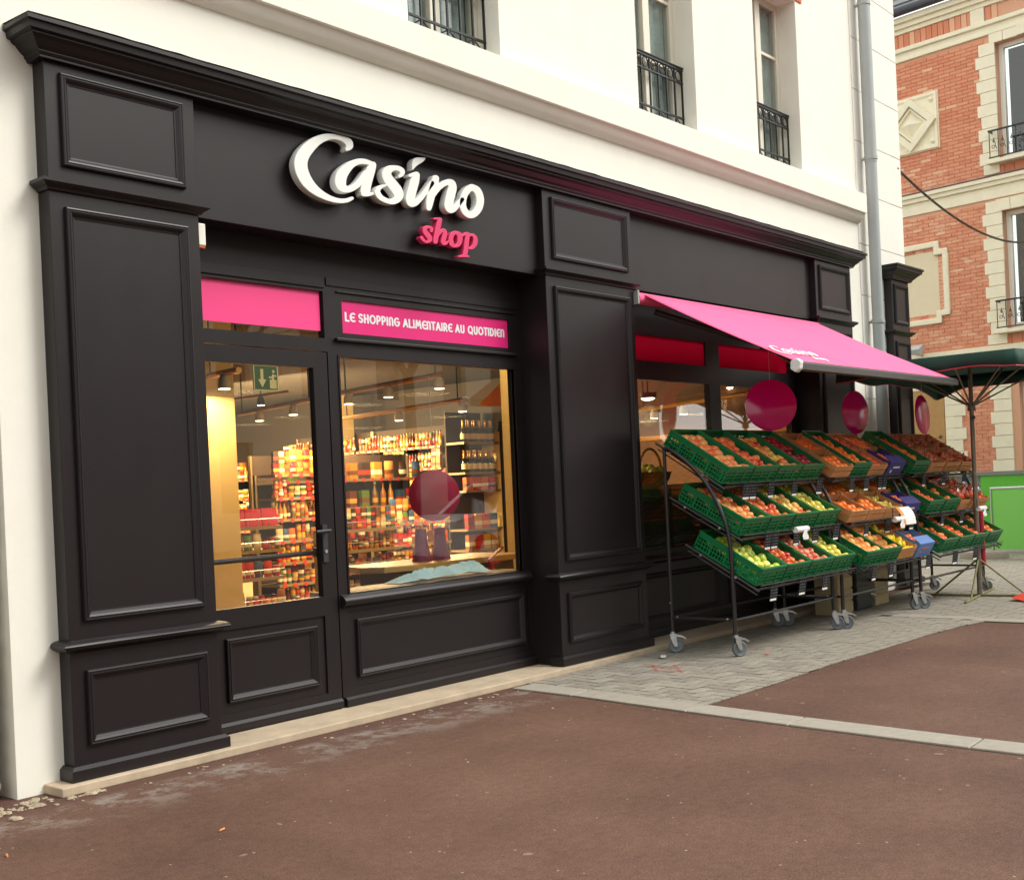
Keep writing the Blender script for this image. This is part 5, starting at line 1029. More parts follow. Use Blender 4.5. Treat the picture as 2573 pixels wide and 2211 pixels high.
# ================================================================== SHOP INTERIOR
from mathutils import noise as mnoise
room = struct(MB().box(2.93, 13.37, 5.70, 18.29, .02, .046).build('shop_floor', M('beige_tile', lin((150, 128, 96)), .5, var=.1, vscale=3)))
cei = struct(MB().box(2.93, 13.37, 5.70, 18.29, 3.0, 3.05).build('shop_ceiling', M('dark_ceiling', (.045, .04, .036), .8, var=.2)))
sw = MB(); sw.box(2.93, 2.96, 5.70, 18.29, .047, 2.999); sw.box(13.34, 13.37, 5.70, 18.29, .047, 2.999); sw.box(2.961, 13.339, 18.26, 18.29, .047, 2.999); struct(sw.build('shop_walls', M('dark_shop_wall', lin((44, 35, 27)), .8, var=.1)))
def col(label, x0, x1, y0, y1, z0=.047, z1=2.998):
    t = thing('column', label, 'column', ((x0 + x1) / 2, (y0 + y1) / 2, z0)); b = MB(); b.box(x0, x1, y0, y1, z0 + .1, z1); part('shaft', b, CREAM, t, bevel=.01); b = MB(); b.box(x0 - .01, x1 + .01, y0 - .01, y1 + .01, z0, z0 + .1); part('plinth', b, DGREY, t)
c0, c1 = ony((522, 1000), 8.3)[0], ony((590, 1000), 8.3)[0]; col('broad cream column inside, seen through the left of the door glass', c0 - .25, c1, 8.3, 8.75)
px_ = ony((1284, 1100), 6.25)[0]; col('narrow bright yellow pier inside, at the right edge of the big window', px_, 7.75, 6.25, onx((1262, 1100), px_)[1])
col('distant beige column seen through the big window', ony((856, 1050), 14.2)[0], ony((889, 1050), 14.2)[0], 14.2, 14.6)
bk = thing('bulkhead', 'orange-brown boxed bulkhead under the shop ceiling by the window', 'bulkhead', (7.6, 7.2, 2.1)); b = MB(); b.add([tuple(ony(p, y)) for y in (6.62, 7.4) for p in ((1200, 1020), (1262, 958), (1300, 960), (1300, 1022))], [(0, 1, 2, 3), (7, 6, 5, 4), (0, 4, 5, 1), (1, 5, 6, 2), (2, 6, 7, 3), (3, 7, 4, 0)]); part('casing', b, M('orange_brown', lin((168, 88, 40)), .7), bk)
# track lights and their lamps
LAMP = M('lit_lamp', (1, .8, .5), .5, emit=((1, .78, .45), 22)); RAIL = M('lit_brass_rail', lin((176, 130, 70)), .4, metal=.3)
def track(p0, p1, z, label, heads, lights):
    a, b_ = onz(p0, z), onz(p1, z); t = thing('track_light', label, 'light', tuple(a), group='track lights inside the shop'); d = Vector(b_ - a)
    q = MB(); q.tube([(0, 0, 0), tuple(d)], .028, 8); q.build('rail', RAIL, t, smooth=40)
    for f in (0.05, .95): h = d * f; MB().tube([tuple(h), (h.x, h.y, 3.0 - z)], .008, 6).build('hanger', DGREY, t)
    for f in heads:
        h = d * f + Vector((0, 0, -.09)); MB().lathe([(.03, .07), (.05, .03), (.055, -.04)], 12, mat=Matrix.Translation(h)).build('spot_head', TAN, t, smooth=40); MB().lathe([(.0, -.042), (.046, -.041), (.046, -.036), (0, -.035)], 12, mat=Matrix.Translation(h)).build('lamp_glass', LAMP, t)
    for f, e in lights:
        h = d * f + Vector((0, 0, -.16)); e *= .6; ld = bpy.data.lights.new('lamp', 'AREA'); ld.shape = 'DISK'; ld.size = .5; ld.energy = e; ld.color = (1, .68, .33); lo = bpy.data.objects.new('lamp', ld); COL.objects.link(lo); lo.parent = t; lo.location = h
EL = 78
track((857, 988), (1108, 941), 2.45, 'upper track light rail seen through the big window', (.08, .5, .98), ((.2, EL), (.85, EL)))
track((859, 1052), (1168, 1004), 2.35, 'lower track light rail seen through the big window', (.5, .98), ((.2, EL), (.85, EL)))
track((600, 1040), (787, 1003), 2.40, 'track light rail crossing behind the exit sign', (.3, .75), ((.2, EL), (.8, EL)))
track((525, 945), (600, 930), 2.40, 'short track light rail at the top left of the door glass', (.5,), ((.5, EL * .35),))
track((1605, 1032), (1900, 985), 2.28, 'track light rail seen through the window behind the apples', (.15, .42), ((.1, 16), (.6, 16)))
def shelf_fill_track(x, y0, y1, z, label, n, e, tilt):  # added rail and lamps that brighten the wall shelving
    t = thing('track_light', label, 'light', (x, y0, z), group='track lights inside the shop'); MB().tube([(0, 0, 0), (0, y1 - y0, 0)], .02, 8).build('rail', RAIL, t, smooth=40)
    for k in range(n):
        y = (y1 - y0) * (k + .5) / n; MB().tube([(0, y, 0), (0, y, 3.0 - z)], .006, 6).build('hanger', DGREY, t); MB().lathe([(.03, .07), (.05, .03), (.055, -.04)], 12, mat=Matrix.Translation((0, y, -.09))).build('spot_head', DGREY, t, smooth=40); MB().lathe([(.0, -.042), (.046, -.041), (.046, -.036), (0, -.035)], 12, mat=Matrix.Translation((0, y, -.09))).build('lamp_glass', LAMP, t)
        ld = bpy.data.lights.new('lamp', 'AREA'); ld.shape = 'DISK'; ld.size = .35; ld.energy = e; ld.color = (1, .68, .33); lo = bpy.data.objects.new('lamp', ld); COL.objects.link(lo); lo.parent = t; lo.location = (.05, y, -.16); lo.rotation_euler = (0, -tilt, 0)
ld = None
shelf_fill_track(9.7, 12.0, 17.6, 2.72, 'long track light added to brighten the stocked wall shelving', 5, EL * 1.8, 1.0)
def spot(px, y, r, label):
    c = ony(px, y); t = thing('ceiling_spot', label, 'light', tuple(c), group='round ceiling spots behind the awning window'); MB().lathe([(r * 1.2, .06), (r * 1.1, -.005)], 14).build('can', DGREY, t, smooth=40); MB().lathe([(0, -.03), (r * .6, -.022), (r, .0), (r * .6, .02), (0, .03)], 14).build('lamp_glass', LAMP, t, smooth=60); MB().tube([(0, 0, .06), (0, 0, 2.999 - c[2])], .008, 6).build('hanger', DGREY, t)
    ld = bpy.data.lights.new('lamp', 'POINT'); ld.shadow_soft_size = .12; ld.energy = 3; ld.color = (1, .68, .36); lo = bpy.data.objects.new('lamp', ld); COL.objects.link(lo); lo.parent = t; lo.location = (0, 0, -.2)
spot((1628, 1000), 7.6, .085, 'biggest bright spot, behind the left pane above the apples'); spot((1717, 1032), 9.0, .06, 'small spot below the rail behind the left pane'); spot((1654, 1043), 9.6, .055, 'faint low spot behind the left pane'); spot((1836, 973), 7.6, .06, 'tilted spot behind the right pane above the apples')
c_ = Vector((6.75, 6.02, 2.72)); t = thing('ceiling_spot', 'ceiling spot lighting the yellow pier, tucked behind the window head', 'light', tuple(c_), group='round ceiling spots behind the awning window'); MB().lathe([(.06, .06), (.055, -.005)], 14).build('can', DGREY, t, smooth=40); MB().lathe([(0, -.02), (.05, .0), (0, .02)], 14).build('lamp_glass', LAMP, t); MB().tube([(0, 0, .06), (0, 0, .279)], .008, 6).build('hanger', DGREY, t)
ld = bpy.data.lights.new('lamp', 'POINT'); ld.shadow_soft_size = .05; ld.energy = 16; ld.color = (1, .74, .36); lo = bpy.data.objects.new('lamp', ld); COL.objects.link(lo); lo.parent = t; lo.location = (0, 0, -.1)
# exit sign
es = ony((667, 950), 8.6); t = thing('exit_sign', 'green hanging exit sign with a cream arrow and running figure', 'sign', tuple(es)); t.scale = (.68, .68, .72); sg = M('exit_green', lin((10, 92, 44)), .5, emit=(lin((10, 110, 50)), .12)); cr_ = M('exit_cream', lin((230, 220, 160)), .5, emit=(lin((230, 220, 150)), .2))
MB().box(-.20, .20, -.012, .012, -.16, .16).build('board', sg, t); b = MB(); b.prism_y([(-.13, -.02), (-.065, -.12), (-.0, -.02), (-.045, -.02), (-.045, .11), (-.09, .11), (-.09, -.02)], -.0165, -.0125)
b.build('arrow', cr_, t); b = MB(); b.box(.06, .17, -.0165, -.0125, -.13, -.02); b.box(.10, .13, -.0165, -.0125, -.02, .05); b.box(.05, .10, -.0165, -.0125, .0, .02); b.box(.13, .17, -.0165, -.0125, .02, .04); b.lathe([(.02, -.002), (.02, .002)], 10, mat=Matrix.Translation((.125, -.0145, .085)) @ Matrix.Rotation(math.pi / 2, 4, 'X')); b.build('running_figure', cr_, t); b = MB(); b.mould(-.2, .2, -.16, .16, -.012, [(0, 0), (0, .006), (.008, .006), (.012, 0)]); b.build('rim', cr_, t); MB().tube([(0, 0, .16), (0, 0, (2.999 - es[2]) / .72)], .006, 6).build('hanger', DGREY, t)
# products
PAL_J = palette('jar_contents', [(176, 106, 36), (196, 136, 46), (130, 54, 24), (200, 150, 56), (180, 40, 30), (120, 80, 30), (90, 40, 20), (200, 140, 60)], .25, band=True)
PAL_B = palette('pack_print', [(196, 50, 34), (214, 136, 40), (206, 160, 52), (60, 90, 130), (170, 36, 44), (214, 190, 140), (90, 120, 50), (216, 104, 36), (110, 60, 40), (190, 130, 66), (60, 40, 30), (150, 90, 40)], .4, band=True)
PAL_C = palette('lid_print', [(180, 30, 30), (210, 160, 50), (40, 40, 44), (220, 210, 190), (60, 100, 60)], .35)
DKG = M('dark_bottle_glass', (.010, .014, .010), .08, spec=.8); FOIL = M('gold_foil', lin((206, 160, 84)), .3, metal=.8); LABC = M('cream_label', lin((232, 214, 168)), .6)
jar = MB().lathe([(.030, 0), (.036, .006), (.036, .085), (.030, .10), (.032, .101), (.032, .122), (.028, .124)], 10, mats=[0, 0, 0, 1, 1, 1]).mesh('jar', [PAL_J, PAL_C], smooth=40)
btl = MB().lathe([(.028, 0), (.031, .006), (.031, .14), (.012, .19), (.012, .225), (.014, .226), (.014, .245), (.012, .246)], 10, mats=[0, 0, 0, 0, 1, 1, 1]).mesh('bottle', [PAL_J, PAL_C], smooth=40)
can = MB().lathe([(.034, 0), (.036, .004), (.036, .106), (.034, .11)], 12).mesh('can', [PAL_B], smooth=40)
bxx = MB().box(-.045, .045, -.03, .03, 0, .16).mesh('packet', [PAL_B]); bag_ = MB(); vs = []
for j in range(7):
    for i in range(8):
        a = i / 8 * 2 * math.pi; k = math.sin(math.pi * (.12 + .76 * j / 6)); vs.append((.055 * math.cos(a), .032 * k * math.sin(a), .17 * j / 6))
bag_.add(vs, [(j * 8 + i, j * 8 + (i + 1) % 8, (j + 1) * 8 + (i + 1) % 8, (j + 1) * 8 + i) for j in range(6) for i in range(8)] + [tuple(range(7, -1, -1)), tuple(48 + i for i in range(8))]); bagm = bag_.mesh('sachet', [PAL_B], smooth=60)
cham = MB().lathe([(.040, 0), (.044, .008), (.044, .045), (.0445, .045), (.0445, .125), (.044, .125), (.043, .16), (.028, .205), (.0175, .235), (.017, .30), (.019, .305), (.018, .318), (.0, .32)], 14, mats=[0, 0, 0, 2, 0, 0, 0, 1, 1, 1, 1, 1]).mesh('champagne_bottle', [DKG, FOIL, LABC], smooth=40)
tub = MB().lathe([(.040, 0), (.050, .07), (.053, .071), (.053, .085), (.045, .088)], 14, mats=[0, 1, 1, 1]).mesh('tub', [PAL_B, PAL_C], smooth=40)
KINDS = [('jar', jar, .08, .124), ('bottle', btl, .07, .246), ('can', can, .08, .11), ('packet', bxx, .10, .16), ('sachet', bagm, .12, .17), ('tub', tub, .11, .088)]
SHELF = M('shelf_metal', lin((160, 138, 100)), .4, metal=.3, var=.05); BACKP = M('shelf_back', lin((64, 46, 30)), .7); TAGR = M('red_price_label', lin((206, 60, 54)), .5)
tg = MB(); tg.lathe([(.026, -.002), (.026, .002)], 10, mat=Matrix.Rotation(math.pi / 2, 4, 'X')); tg_m = tg.mesh('price_label', TAGR)
ORDN = ['lowest', 'second lowest', 'third', 'fourth', 'fifth', 'top']
def shelf_unit(loc, rz, L, zs, depth, label, short, seq, tags=True, wire=False, back=True, step=1.0, size=1.0, dense=False):
    """shelving facing local -y; products stand on each board"""
    t = thing('shelf_unit', label, 'shelving', loc, rz, 'shelving inside the shop'); mw = Matrix.Translation(loc) @ Matrix.Rotation(rz, 4, 'Z'); top = max(zs) + .32
    if back: MB().box(0, L, depth - .03, depth, .05, top).build('back_panel', BACKP, t)
    for x in (0, L): MB().box(x - .012, x + .012, depth - .075, depth - .034, .05, top if back else max(zs)).build('upright', SHELF, t)
    for k, z in enumerate(zs):
        s = MB().box(.016, L - .016, 0, depth - .032, z - .03, z).build('shelf', SHELF, t)
        if wire:
            w = MB(); w.tube([(.02, .0, z + .07), (L - .02, .0, z + .07)], .004, 5)
            for i in range(int(L / .12) + 1): w.tube([(.02 + i * .12, .0, z), (.02 + i * .12, .0, z + .07)], .003, 4)
            w.build('wire_fence', GALV, s)
        if tags:
            for i in range(int(L / .15)): inst('price_label', tg_m, s, loc=(.08 + i * .15, -.006, z - .015))
        sq = seq[k % len(seq)]
        nxt_ = (sorted(zs)[sorted(zs).index(z) + 1] - z - .04) if z < max(zs) else .30
        for row in ((0, 2) if dense else (0,)):
            x = .03 + (.04 if row == 1 else 0); gi = 0; rr = random.Random(k * 7 + int(loc[1] * 10))
            while sq and x < L - .05:
                kd = KINDS[sq[gi % len(sq)]]; run = rr.randint(3, 5)
                sc0 = min(1.3 * size, nxt_ / kd[3])
                if row == 2 and (kd[0] == 'bottle' or 2 * sc0 * kd[3] > nxt_ + .06): x += run * kd[2] * sc0 * step + .008; gi += 1; continue
                for _ in range(run):
                    if x > L - .06: break
                    sc_ = sc0 * random.uniform(.95, 1.0)
                    o = inst(kd[0], kd[1], mw=mw @ Matrix.Translation((x + kd[2] * sc_ / 2, .05 + (.10 if row == 1 else 0) + random.uniform(0, .015), z + (kd[3] * sc0 * 1.002 if row == 2 else 0))) @ Matrix.Rotation(random.uniform(-.2, .2), 4, 'Z') @ Matrix.Scale(sc_, 4))
                    tag(o, f"{kd[0]} in the {['front', 'back', 'upper'][row]} row, {ORDN[min(k, 5)]} board of the {short}", kd[0], f'{kd[0]}s row {row + 1}, board {k + 1} of the {short}'); x += kd[2] * sc_ * step
                gi += 1; x += .008
    return t
ZS = [.28, .55, .81, 1.08, 1.37, 1.70, 2.02]
R90 = -math.pi / 2
yE = 11.95; xS = ony((1108, 1120), yE)[0]
seqs = [[5, 4], [4, 3, 5], [3, 2], [0, 5, 4], [1, 0, 3], [2, 1], [3, 2, 5]]
for i, nm in enumerate([('right-hand run of stocked shelving nearest the champagne', 'shelving next to the champagne'), ('middle run of stocked wall shelving', 'middle wall shelving'), ('left run of stocked wall shelving seen through the door', 'left wall shelving behind the door')]):
    shelf_unit((xS, yE + 1.85 * (i + 1) + .02 * i, 0), R90, 1.84, ZS[1:] if i < 2 else ZS[1:6], .45, *nm, seqs, step=.98, dense=True, size=.72)
# champagne end unit
cu = thing('shelf_unit', 'end shelving with two rows of champagne facing the big window', 'shelving', (xS + .06, 11.55, 0), 0, 'shelving inside the shop'); CL = ony((1262, 1100), 11.55)[0] - xS - .14
MB().box(0, CL, .35, .38, .05, 2.5).build('back_panel', BACKP, cu)
for x in (CL,): MB().box(x, x + .015, .0, .349, .05, 2.2).build('upright', CREAM, cu)
for k, z in enumerate((2.045, 1.605, 1.34, .78, .48)):
    MB().box(.001, CL - .001, 0, .349, z - .03, z).build('shelf', SHELF, cu)
    if k < 2:
        for i in range(11):
            o = inst('champagne_bottle', cham, loc=(xS + .13 + i * (CL - .13) / 10.5, 11.60 + (.0 if i % 2 else .02), z)); tag(o, f"gold-necked champagne bottle in the {'upper' if k == 0 else 'lower'} row", 'bottle', f"champagne {'upper' if k == 0 else 'lower'} row")
    else:
        x = .1
        while x < CL - .1:
            kd = KINDS[3]; o = inst('packet', bxx, loc=(xS + .06 + x, 11.60, z), scale=(1.5, 1.2, 1.35 if z < 1.2 else 1.2)); tag(o, f"printed packet on the {['', '', 'third', 'fourth', 'lowest'][k]} board below the champagne", 'packet', f'packets below champagne {k}'); x += .17
# low gondolas behind the door and at the window's left
gl = ony((536, 1300), 9.0)[0]
shelf_unit((gl, 9.0, 0), 0, .80, [.34, .62, .88, 1.10], .5, 'low wire gondola of sweets behind the left of the door', 'low wire gondola behind the door', [[4, 0], [2, 4], [0, 4], []], tags=False, wire=True, back=False, size=.7)
shelf_unit((ony((693, 1300), 10.4)[0], 10.4, 0), 0, .95, [.16, .40, .64, .88, 1.12, 1.36, 1.62], .4, 'open gondola of snacks seen through the right of the door glass', 'gondola behind the door handle', [[1, 0], [2, 5], [0, 3], [4, 2], [1, 2], [0, 5], [3, 4]], back=False, size=.62, dense=True)
shelf_unit((ony((858, 1300), 8.6)[0], 8.6, 0), 0, .80, [.22, .42, .62, .82, 1.02], .45, 'low wire gondola behind the left of the big window', 'low gondola behind the big window', [[4, 5], [4, 0], [2, 4], [1, 5], [3]], tags=False, wire=True, back=False, size=.5, dense=True)
shelf_unit((ony((985, 1300), 9.9)[0], 9.9, 0), 0, 1.0, [.25, .5, .75, 1.0], .4, 'low gondola of jars behind the counter bags', 'low gondola behind the counter', [[0, 2], [0, 1], [3, 0], [4, 0]], back=False, size=.65, dense=True)
PKB = M('pink_gift_bag', lin((214, 50, 80)), .4, var=.25, vscale=30)
for i in range(4):
    b = MB(); w, h = .09, .17; b.add([(-w, -.05, 0), (w, -.05, 0), (w, .05, 0), (-w, .05, 0), (-w, -.03, h), (w, -.03, h * .95), (w, .03, h * .98), (-w, .03, h)], [(0, 1, 5, 4), (1, 2, 6, 5), (2, 3, 7, 6), (3, 0, 4, 7), (3, 2, 1, 0)])
    o = b.build('gift_bag', PKB); o.location = (gl + .11 + i * .19, 9.10, 1.101); tag(o, 'pink paper gift bag on top of the low gondola behind the door', 'bag', 'pink gift bags')
# checkout counter in the window with bags, disc, cloth, extinguisher
ct = thing('counter', 'curved tan checkout counter behind the big window', 'counter', (6.4, 6.2, 0)); b = MB(); pts = [(5.62 + .0, 6.25), (5.70, 6.08), (5.95, 6.0), (7.15, 6.0), (7.15, 6.55), (5.75, 6.55)]
n = len(pts); vs = [(x, y, z) for z in (.795, .84) for x, y in pts]; b.add(vs, [tuple(range(n - 1, -1, -1)), tuple(range(n, 2 * n))] + [(i, (i + 1) % n, n + (i + 1) % n, n + i) for i in range(n)]); part('top', b, M('tan_laminate', lin((206, 156, 86)), .35, var=.08), ct, bevel=.006); b = MB(); b.box(5.85, 7.1, 6.08, 6.5, .047, .794); part('body', b, M('brown_laminate', lin((110, 78, 46)), .5), ct)
PB = M('purple_bag', lin((142, 70, 104)), .4, var=.15)
for i, x in enumerate((6.20, 6.40)):
    t = thing('paper_bag', f"{'left' if i == 0 else 'right'} of two purple bags standing on the counter", 'bag', (x, 6.2, .841)); b = MB(); vs = []
    for j in range(6):
        for k in range(8):
            a = k / 8 * 2 * math.pi + .2; rr = .085 * (1 - .10 * j) + .006 * math.sin(k * 3 + j); vs.append((rr * math.cos(a), rr * .7 * math.sin(a), .048 * j))
    b.add(vs, [(j * 8 + k, j * 8 + (k + 1) % 8, (j + 1) * 8 + (k + 1) % 8, (j + 1) * 8 + k) for j in range(5) for k in range(8)] + [tuple(range(7, -1, -1))]); b.build('bag', PB, t, smooth=60); b = MB(); b.tube([(.03 * math.cos(a), 0, .23 + .05 * math.sin(a)) for a in np.linspace(0, math.pi, 9)], .003, 5); b.build('handle', TAN, t)
dt = disc((1091, 1245), 5.80, .36, (-.70, -.70, .04), 'round pink-red sign hanging inside the big window', 2.3, mat=M('red_gloss_card', lin((206, 22, 70)), .14, spec=.6))
b = MB(); nx_, ny_ = 90, 18; vs = []; xl, xr = 5.44, 6.40
for j in range(ny_ + 1):
    for i in range(nx_ + 1):
        s, tq = i / nx_, j / ny_; env = min(1, 5 * s, 6 * (1 - s)); rid = abs(mnoise.noise((s * 3.5 + tq * 1.2, tq * 2.6, 2.2))) * .05 + abs(mnoise.noise((s * 9 + tq * 6, tq * 5, 7.7))) * .06 + abs(mnoise.noise((s * 18 - tq * 9, tq * 8, 1.7))) * .016
        h = env * (math.sin(math.pi * (.04 + .92 * tq)) ** .6) * (.012 + .03 * s + rid) + .004
        vs.append((xl + (xr - xl) * s + .01 * math.sin(tq * 7), 5.655 + .16 * tq + .012 * math.sin(s * 20), .752 + max(h, 0)))
b.add(vs, [(j * (nx_ + 1) + i, j * (nx_ + 1) + i + 1, (j + 1) * (nx_ + 1) + i + 1, (j + 1) * (nx_ + 1) + i) for j in range(ny_) for i in range(nx_)]); o = b.build('crumpled_cloth', M('pale_blue_cloth', lin((196, 220, 220)), .85, var=.06), smooth=50); tag(o, 'crumpled pale blue cloth lying on the inner window ledge', 'cloth')
struct(MB().box(4.84, 6.70, 5.635, 5.86, .70, .750).build('window_ledge', M('ledge_wood', lin((150, 110, 66)), .5)))
ex = thing('fire_extinguisher', 'red fire extinguisher at the lower right of the big window', 'extinguisher', (6.66, 5.93, .25)); RX = M('extinguisher_red', lin((200, 28, 24)), .3)
MB().lathe([(.06, 0), (.068, .02), (.068, .42), (.05, .48), (.022, .51), (.022, .54)], 14).build('cylinder', RX, ex, smooth=40); b = MB(); b.box(-.015, .10, -.012, .012, .54, .56); b.add([(-.02, -.012, .56), (-.02, .012, .56), (.11, .012, .64), (.11, -.012, .64), (-.02, -.012, .575), (-.02, .012, .575), (.11, .012, .65), (.11, -.012, .65)], [(0, 1, 2, 3), (7, 6, 5, 4), (0, 4, 5, 1), (1, 5, 6, 2), (2, 6, 7, 3), (3, 7, 4, 0)]); b.build('handle', RX, ex)
# bay two: dark counter, baskets of vegetables, red bands
bd2 = thing('display_counter', 'dark display counter behind the windows above the racks', 'counter', (9.3, 6.0, 0)); b = MB(); b.box(7.95, 10.9, 5.75, 6.35, .05, 1.28); part('body', b, M('dark_brown_board', (.03, .02, .014), .5), bd2); b = MB(); b.box(7.93, 10.92, 5.72, 6.38, 1.281, 1.32); part('top', b, M('wood_top', lin((140, 86, 46)), .5), bd2)
WICK = M('wicker', lin((170, 122, 60)), .7, var=.3, vscale=60)
for i, (x, lb, vg) in enumerate(((8.55, 'left wicker basket of green vegetables behind the awning window', (70, 96, 36)), (8.98, 'right wicker basket of vegetables behind the awning window', (150, 150, 60)))):
    t = thing('basket', lb, 'basket', (x, 6.0, 1.321)); MB().lathe([(.13, 0), (.17, .05), (.19, .11), (.20, .115), (.17, .10)], 18).build('bowl', WICK, t, smooth=50); b = MB(); b.tube([(.18 * math.cos(a), 0, .11 + .22 * math.sin(a)) for a in np.linspace(0, math.pi, 17)], .012, 7); b.build('handle', WICK, t, smooth=50)
    b = MB()
    for q in range(9): b.lathe([(0, -.05), (.04, -.03), (.05, 0), (.035, .035), (0, .05)], 8, mat=Matrix.Translation((random.uniform(-.1, .1), random.uniform(-.1, .1), .11 + random.uniform(0, .04))) @ Matrix.Rotation(random.uniform(0, 3), 4, 'X') @ Matrix.Scale(random.uniform(.8, 1.3), 4))
    b.build('vegetables', M(f'veg{i}', lin(vg), .5, var=.2, vscale=20), t, smooth=60)
pt_ = thing('dimming_panel', 'added dark brown panel dimming the view far behind the awning windows', 'dimming_panel', (13.29, 9, 0)); b = MB(); b.box(13.27, 13.31, 6.4, 11.3, .047, 2.998); part('board', b, M('dark_brown_panel', lin((96, 62, 40)), .7, var=.1), pt_); b = MB(); b.box(13.25, 13.269, 6.4, 11.3, 1.9, 1.96); part('picture_rail', b, WICK, pt_)  # added dark board, darkens the side wall seen through this bay
RB = M('red_banner', lin((206, 40, 44)), .5)
for i, (pa, pb, lb) in enumerate((((1606, 1035), (1668, 1068), 'short red banner far inside behind the apples, left'), ((1694, 1020), (1870, 1052), 'long red banner far inside behind the apples, right'))):
    a, b2 = ony(pa, 10.5), ony(pb, 10.5); t = thing('red_banner', lb, 'banner', (a[0], 10.5, b2[2])); MB().box(0, b2[0] - a[0], 0, .03, 0, a[2] - b2[2]).build('board', RB, t); MB().tube([(.1, .015, a[2] - b2[2]), (.1, .015, 2.999 - b2[2])], .006, 6).build('hanger', DGREY, t); MB().tube([(b2[0] - a[0] - .1, .015, a[2] - b2[2]), (b2[0] - a[0] - .1, .015, 2.999 - b2[2])], .006, 6).build('hanger', DGREY, t)
shelf_unit((8.6, 11.0, 0), 0, 2.6, [.4, .8, 1.2, 1.55], .45, 'far shelving behind the windows above the racks', 'far shelving above the racks', [[3, 4], [0, 2], [1, 3], [4, 3]], step=1.6)
# ================================================================== STREET BEHIND THE CAMERA (seen only as reflections)
ob = thing('opposite_building', 'beige apartment house on the far side of the street, seen reflected', 'building', (14, -15, 0)); holes = [(x, x + 1.1, z, z + 1.9) for x in np.arange(-16, 38, 2.9) for z in (1.0, 4.2, 7.4)]
b = MB(); grid_wall(b, -18, 40, 0, 11, -15.3, -15, holes); part('wall', weld(b), M('beige_render', lin((186, 176, 158)), .9, var=.06), ob)
for h in holes:
    b = MB(); b.box(h[0], h[1], -15.24, -15.2, h[2], h[3]); part('window', b, M('dull_pane', (.05, .055, .06), .1), ob)
b = MB(); b.prism_x([(-15, 11.0), (-15.3, 11.0), (-19, 13), (-18.9, 13.1), (-14.8, 11.1)], -18, 40); part('roof', b, SLATE, ob)
BARK = M('bark', lin((70, 58, 48)), .95, var=.25, vscale=12)
def tree(x, y, h, sd, label):
    q = random.Random(sd); t = thing('bare_tree', label, 'tree', (x, y, 0), group='bare street trees'); tr = MB(); tr.tube([(0, 0, -.05), (.05, .03, h * .2), (-.03, .06, h * .42)], [.16, .125, .105], 9); tr.build('trunk', BARK, t, smooth=60); cn = MB()
    def grow(p, d, L, r, lv):
        pts = [p]; 
        for i in range(4): d = (d + Vector((q.gauss(0, .16), q.gauss(0, .16), q.gauss(.04, .1)))).normalized(); pts.append(pts[-1] + d * L / 4)
        cn.tube(pts, [r * (1 - .16 * i) for i in range(5)], 5, cap=False)
        if lv < 4:
            for k in range(4 if lv < 2 else 3):
                e = Vector((q.gauss(0, 1), q.gauss(0, 1), q.gauss(.3, .6))).normalized(); grow(pts[q.randint(2, 4)], (d * .75 + e * .75).normalized(), L * q.uniform(.55, .75), r * .52, lv + 1)
    for k in range(5): a = k * 1.26 + q.uniform(-.3, .3); grow(Vector((-.03, .06, h * .40)), Vector((math.cos(a) * .7, math.sin(a) * .7, .8)).normalized(), h * .26, .075, 0)
    cn.build('crown', BARK, t)
for i, (x, y, h) in enumerate(((11.6, -5.6, 8.5), (16.4, -5.4, 9), (23, -8.5, 10), (5, -8, 9.5))): tree(x, y, h, 40 + i, ['bare tree across the street, left of the parked car', 'bare tree just behind the parked car', 'bare tree farthest along the street', 'bare tree behind the viewpoint'][i])
cr = thing('parked_car', 'small white car parked across the street, seen reflected in the window', 'car', (16.1, -2.7, .0), math.radians(8)); CP = M('white_car_paint', (.75, .76, .76), .25, coat=.5); CG2 = M('car_glass', (.02, .025, .03), .05); TY = M('tyre', (.02, .02, .02), .8)
prof = [(-1.9, .25), (-1.95, .55), (-1.85, .85), (-1.3, .93), (1.35, .95), (1.75, .88), (1.9, .6), (1.88, .25)]
b = MB(); n = len(prof); vs = []
for y, k in ((-.80, .97), (-.85, 1.0), (.85, 1.0), (.80, .97)): vs += [(x * k, y, z if z < .3 else z * (1 if k == 1 else .985)) for x, z in prof]
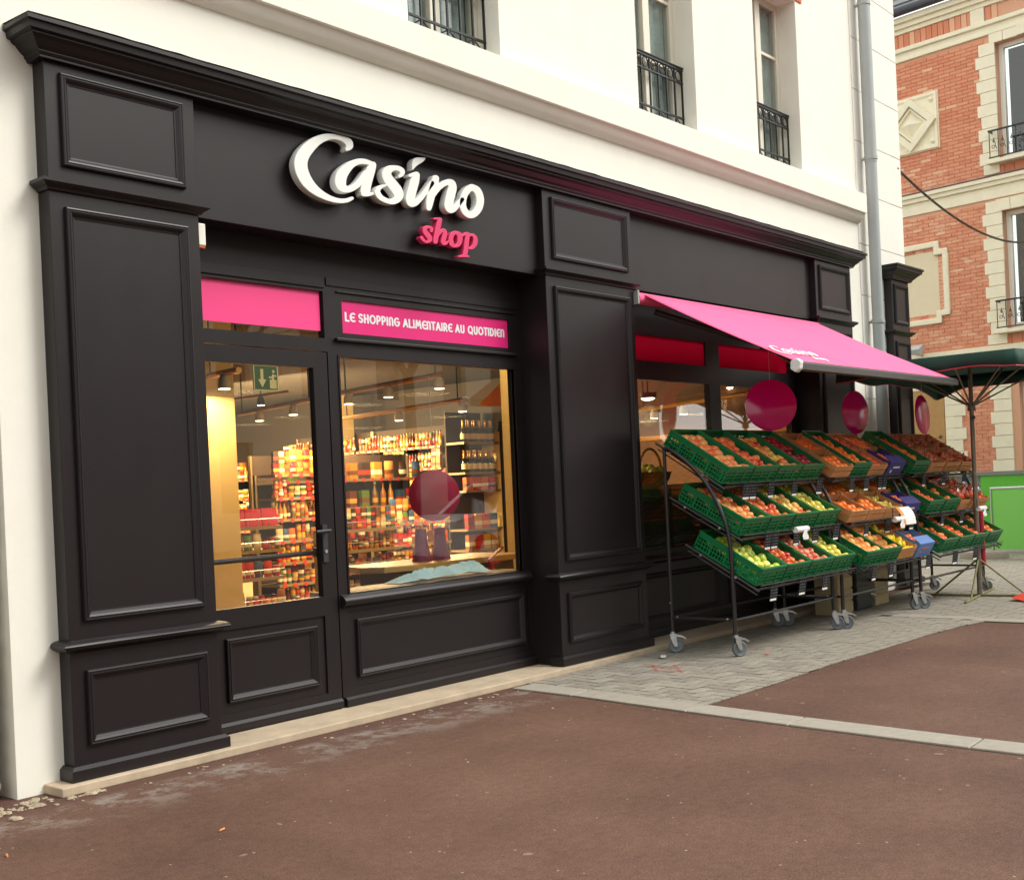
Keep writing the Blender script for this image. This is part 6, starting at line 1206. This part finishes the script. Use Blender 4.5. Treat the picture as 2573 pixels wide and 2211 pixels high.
b.add(vs, [tuple(range(n)), tuple(3 * n + i for i in range(n - 1, -1, -1))] + [(r_ * n + i, (r_ + 1) * n + i, (r_ + 1) * n + (i + 1) % n, r_ * n + (i + 1) % n) for r_ in range(3) for i in range(n)]); b.build('body', CP, cr, smooth=30, bevel=.03)
def cab(k, z0, z1, e): return [(-.95 - e, -.74 * k, z0), (1.45 + e, -.74 * k, z0), (1.15 + e, -.60 * k, z1), (-.35 - e, -.60 * k, z1), (-.95 - e, .74 * k, z0), (1.45 + e, .74 * k, z0), (1.15 + e, .60 * k, z1), (-.35 - e, .60 * k, z1)]
FC = [(0, 1, 2, 3), (7, 6, 5, 4), (0, 3, 7, 4), (1, 5, 6, 2), (3, 2, 6, 7)]
b = MB(); b.add(cab(1, .92, 1.40, 0), FC); b.build('window', CG2, cr); b = MB(); b.box(-.36, 1.16, -.61, .61, 1.395, 1.45); b.build('roof', CP, cr, bevel=.04)
for x0_, x1_ in ((-.95, -.35), (1.45, 1.15), (.42, .40)):
    for s in (-1, 1): MB().tube([(x0_, s * .745, .92), (x1_, s * .605, 1.40)], .035, 6).build('roof_pillar', CP, cr)
for x in (-1.2, 1.2):
    for s in (-1, 1):
        w = MB().lathe([(.2, -.1), (.30, -.09), (.31, 0), (.30, .09), (.2, .1)], 20, mat=Matrix.Translation((x, s * .76, .31)) @ Matrix.Rotation(math.pi / 2, 4, 'X')).build('wheel', TY, cr, smooth=40); MB().lathe([(0, -.105), (.19, -.1), (.19, .1), (0, .105)], 14, mat=Matrix.Translation((x, s * .76, .31)) @ Matrix.Rotation(math.pi / 2, 4, 'X')).build('rim', GALV, w)
for s in (-1, 1): MB().box(-1.94, -1.80, s * .55 - .16, s * .55 + .16, .62, .76).build('headlight', M('headlight_glass', (.6, .6, .62), .1), cr, bevel=.03); MB().box(1.80, 1.90, s * .62 - .1, s * .62 + .1, .66, .84).build('tail_light', M('tail_red', (.4, .02, .02), .2), cr, bevel=.02)
print('fruit counts', cnt)
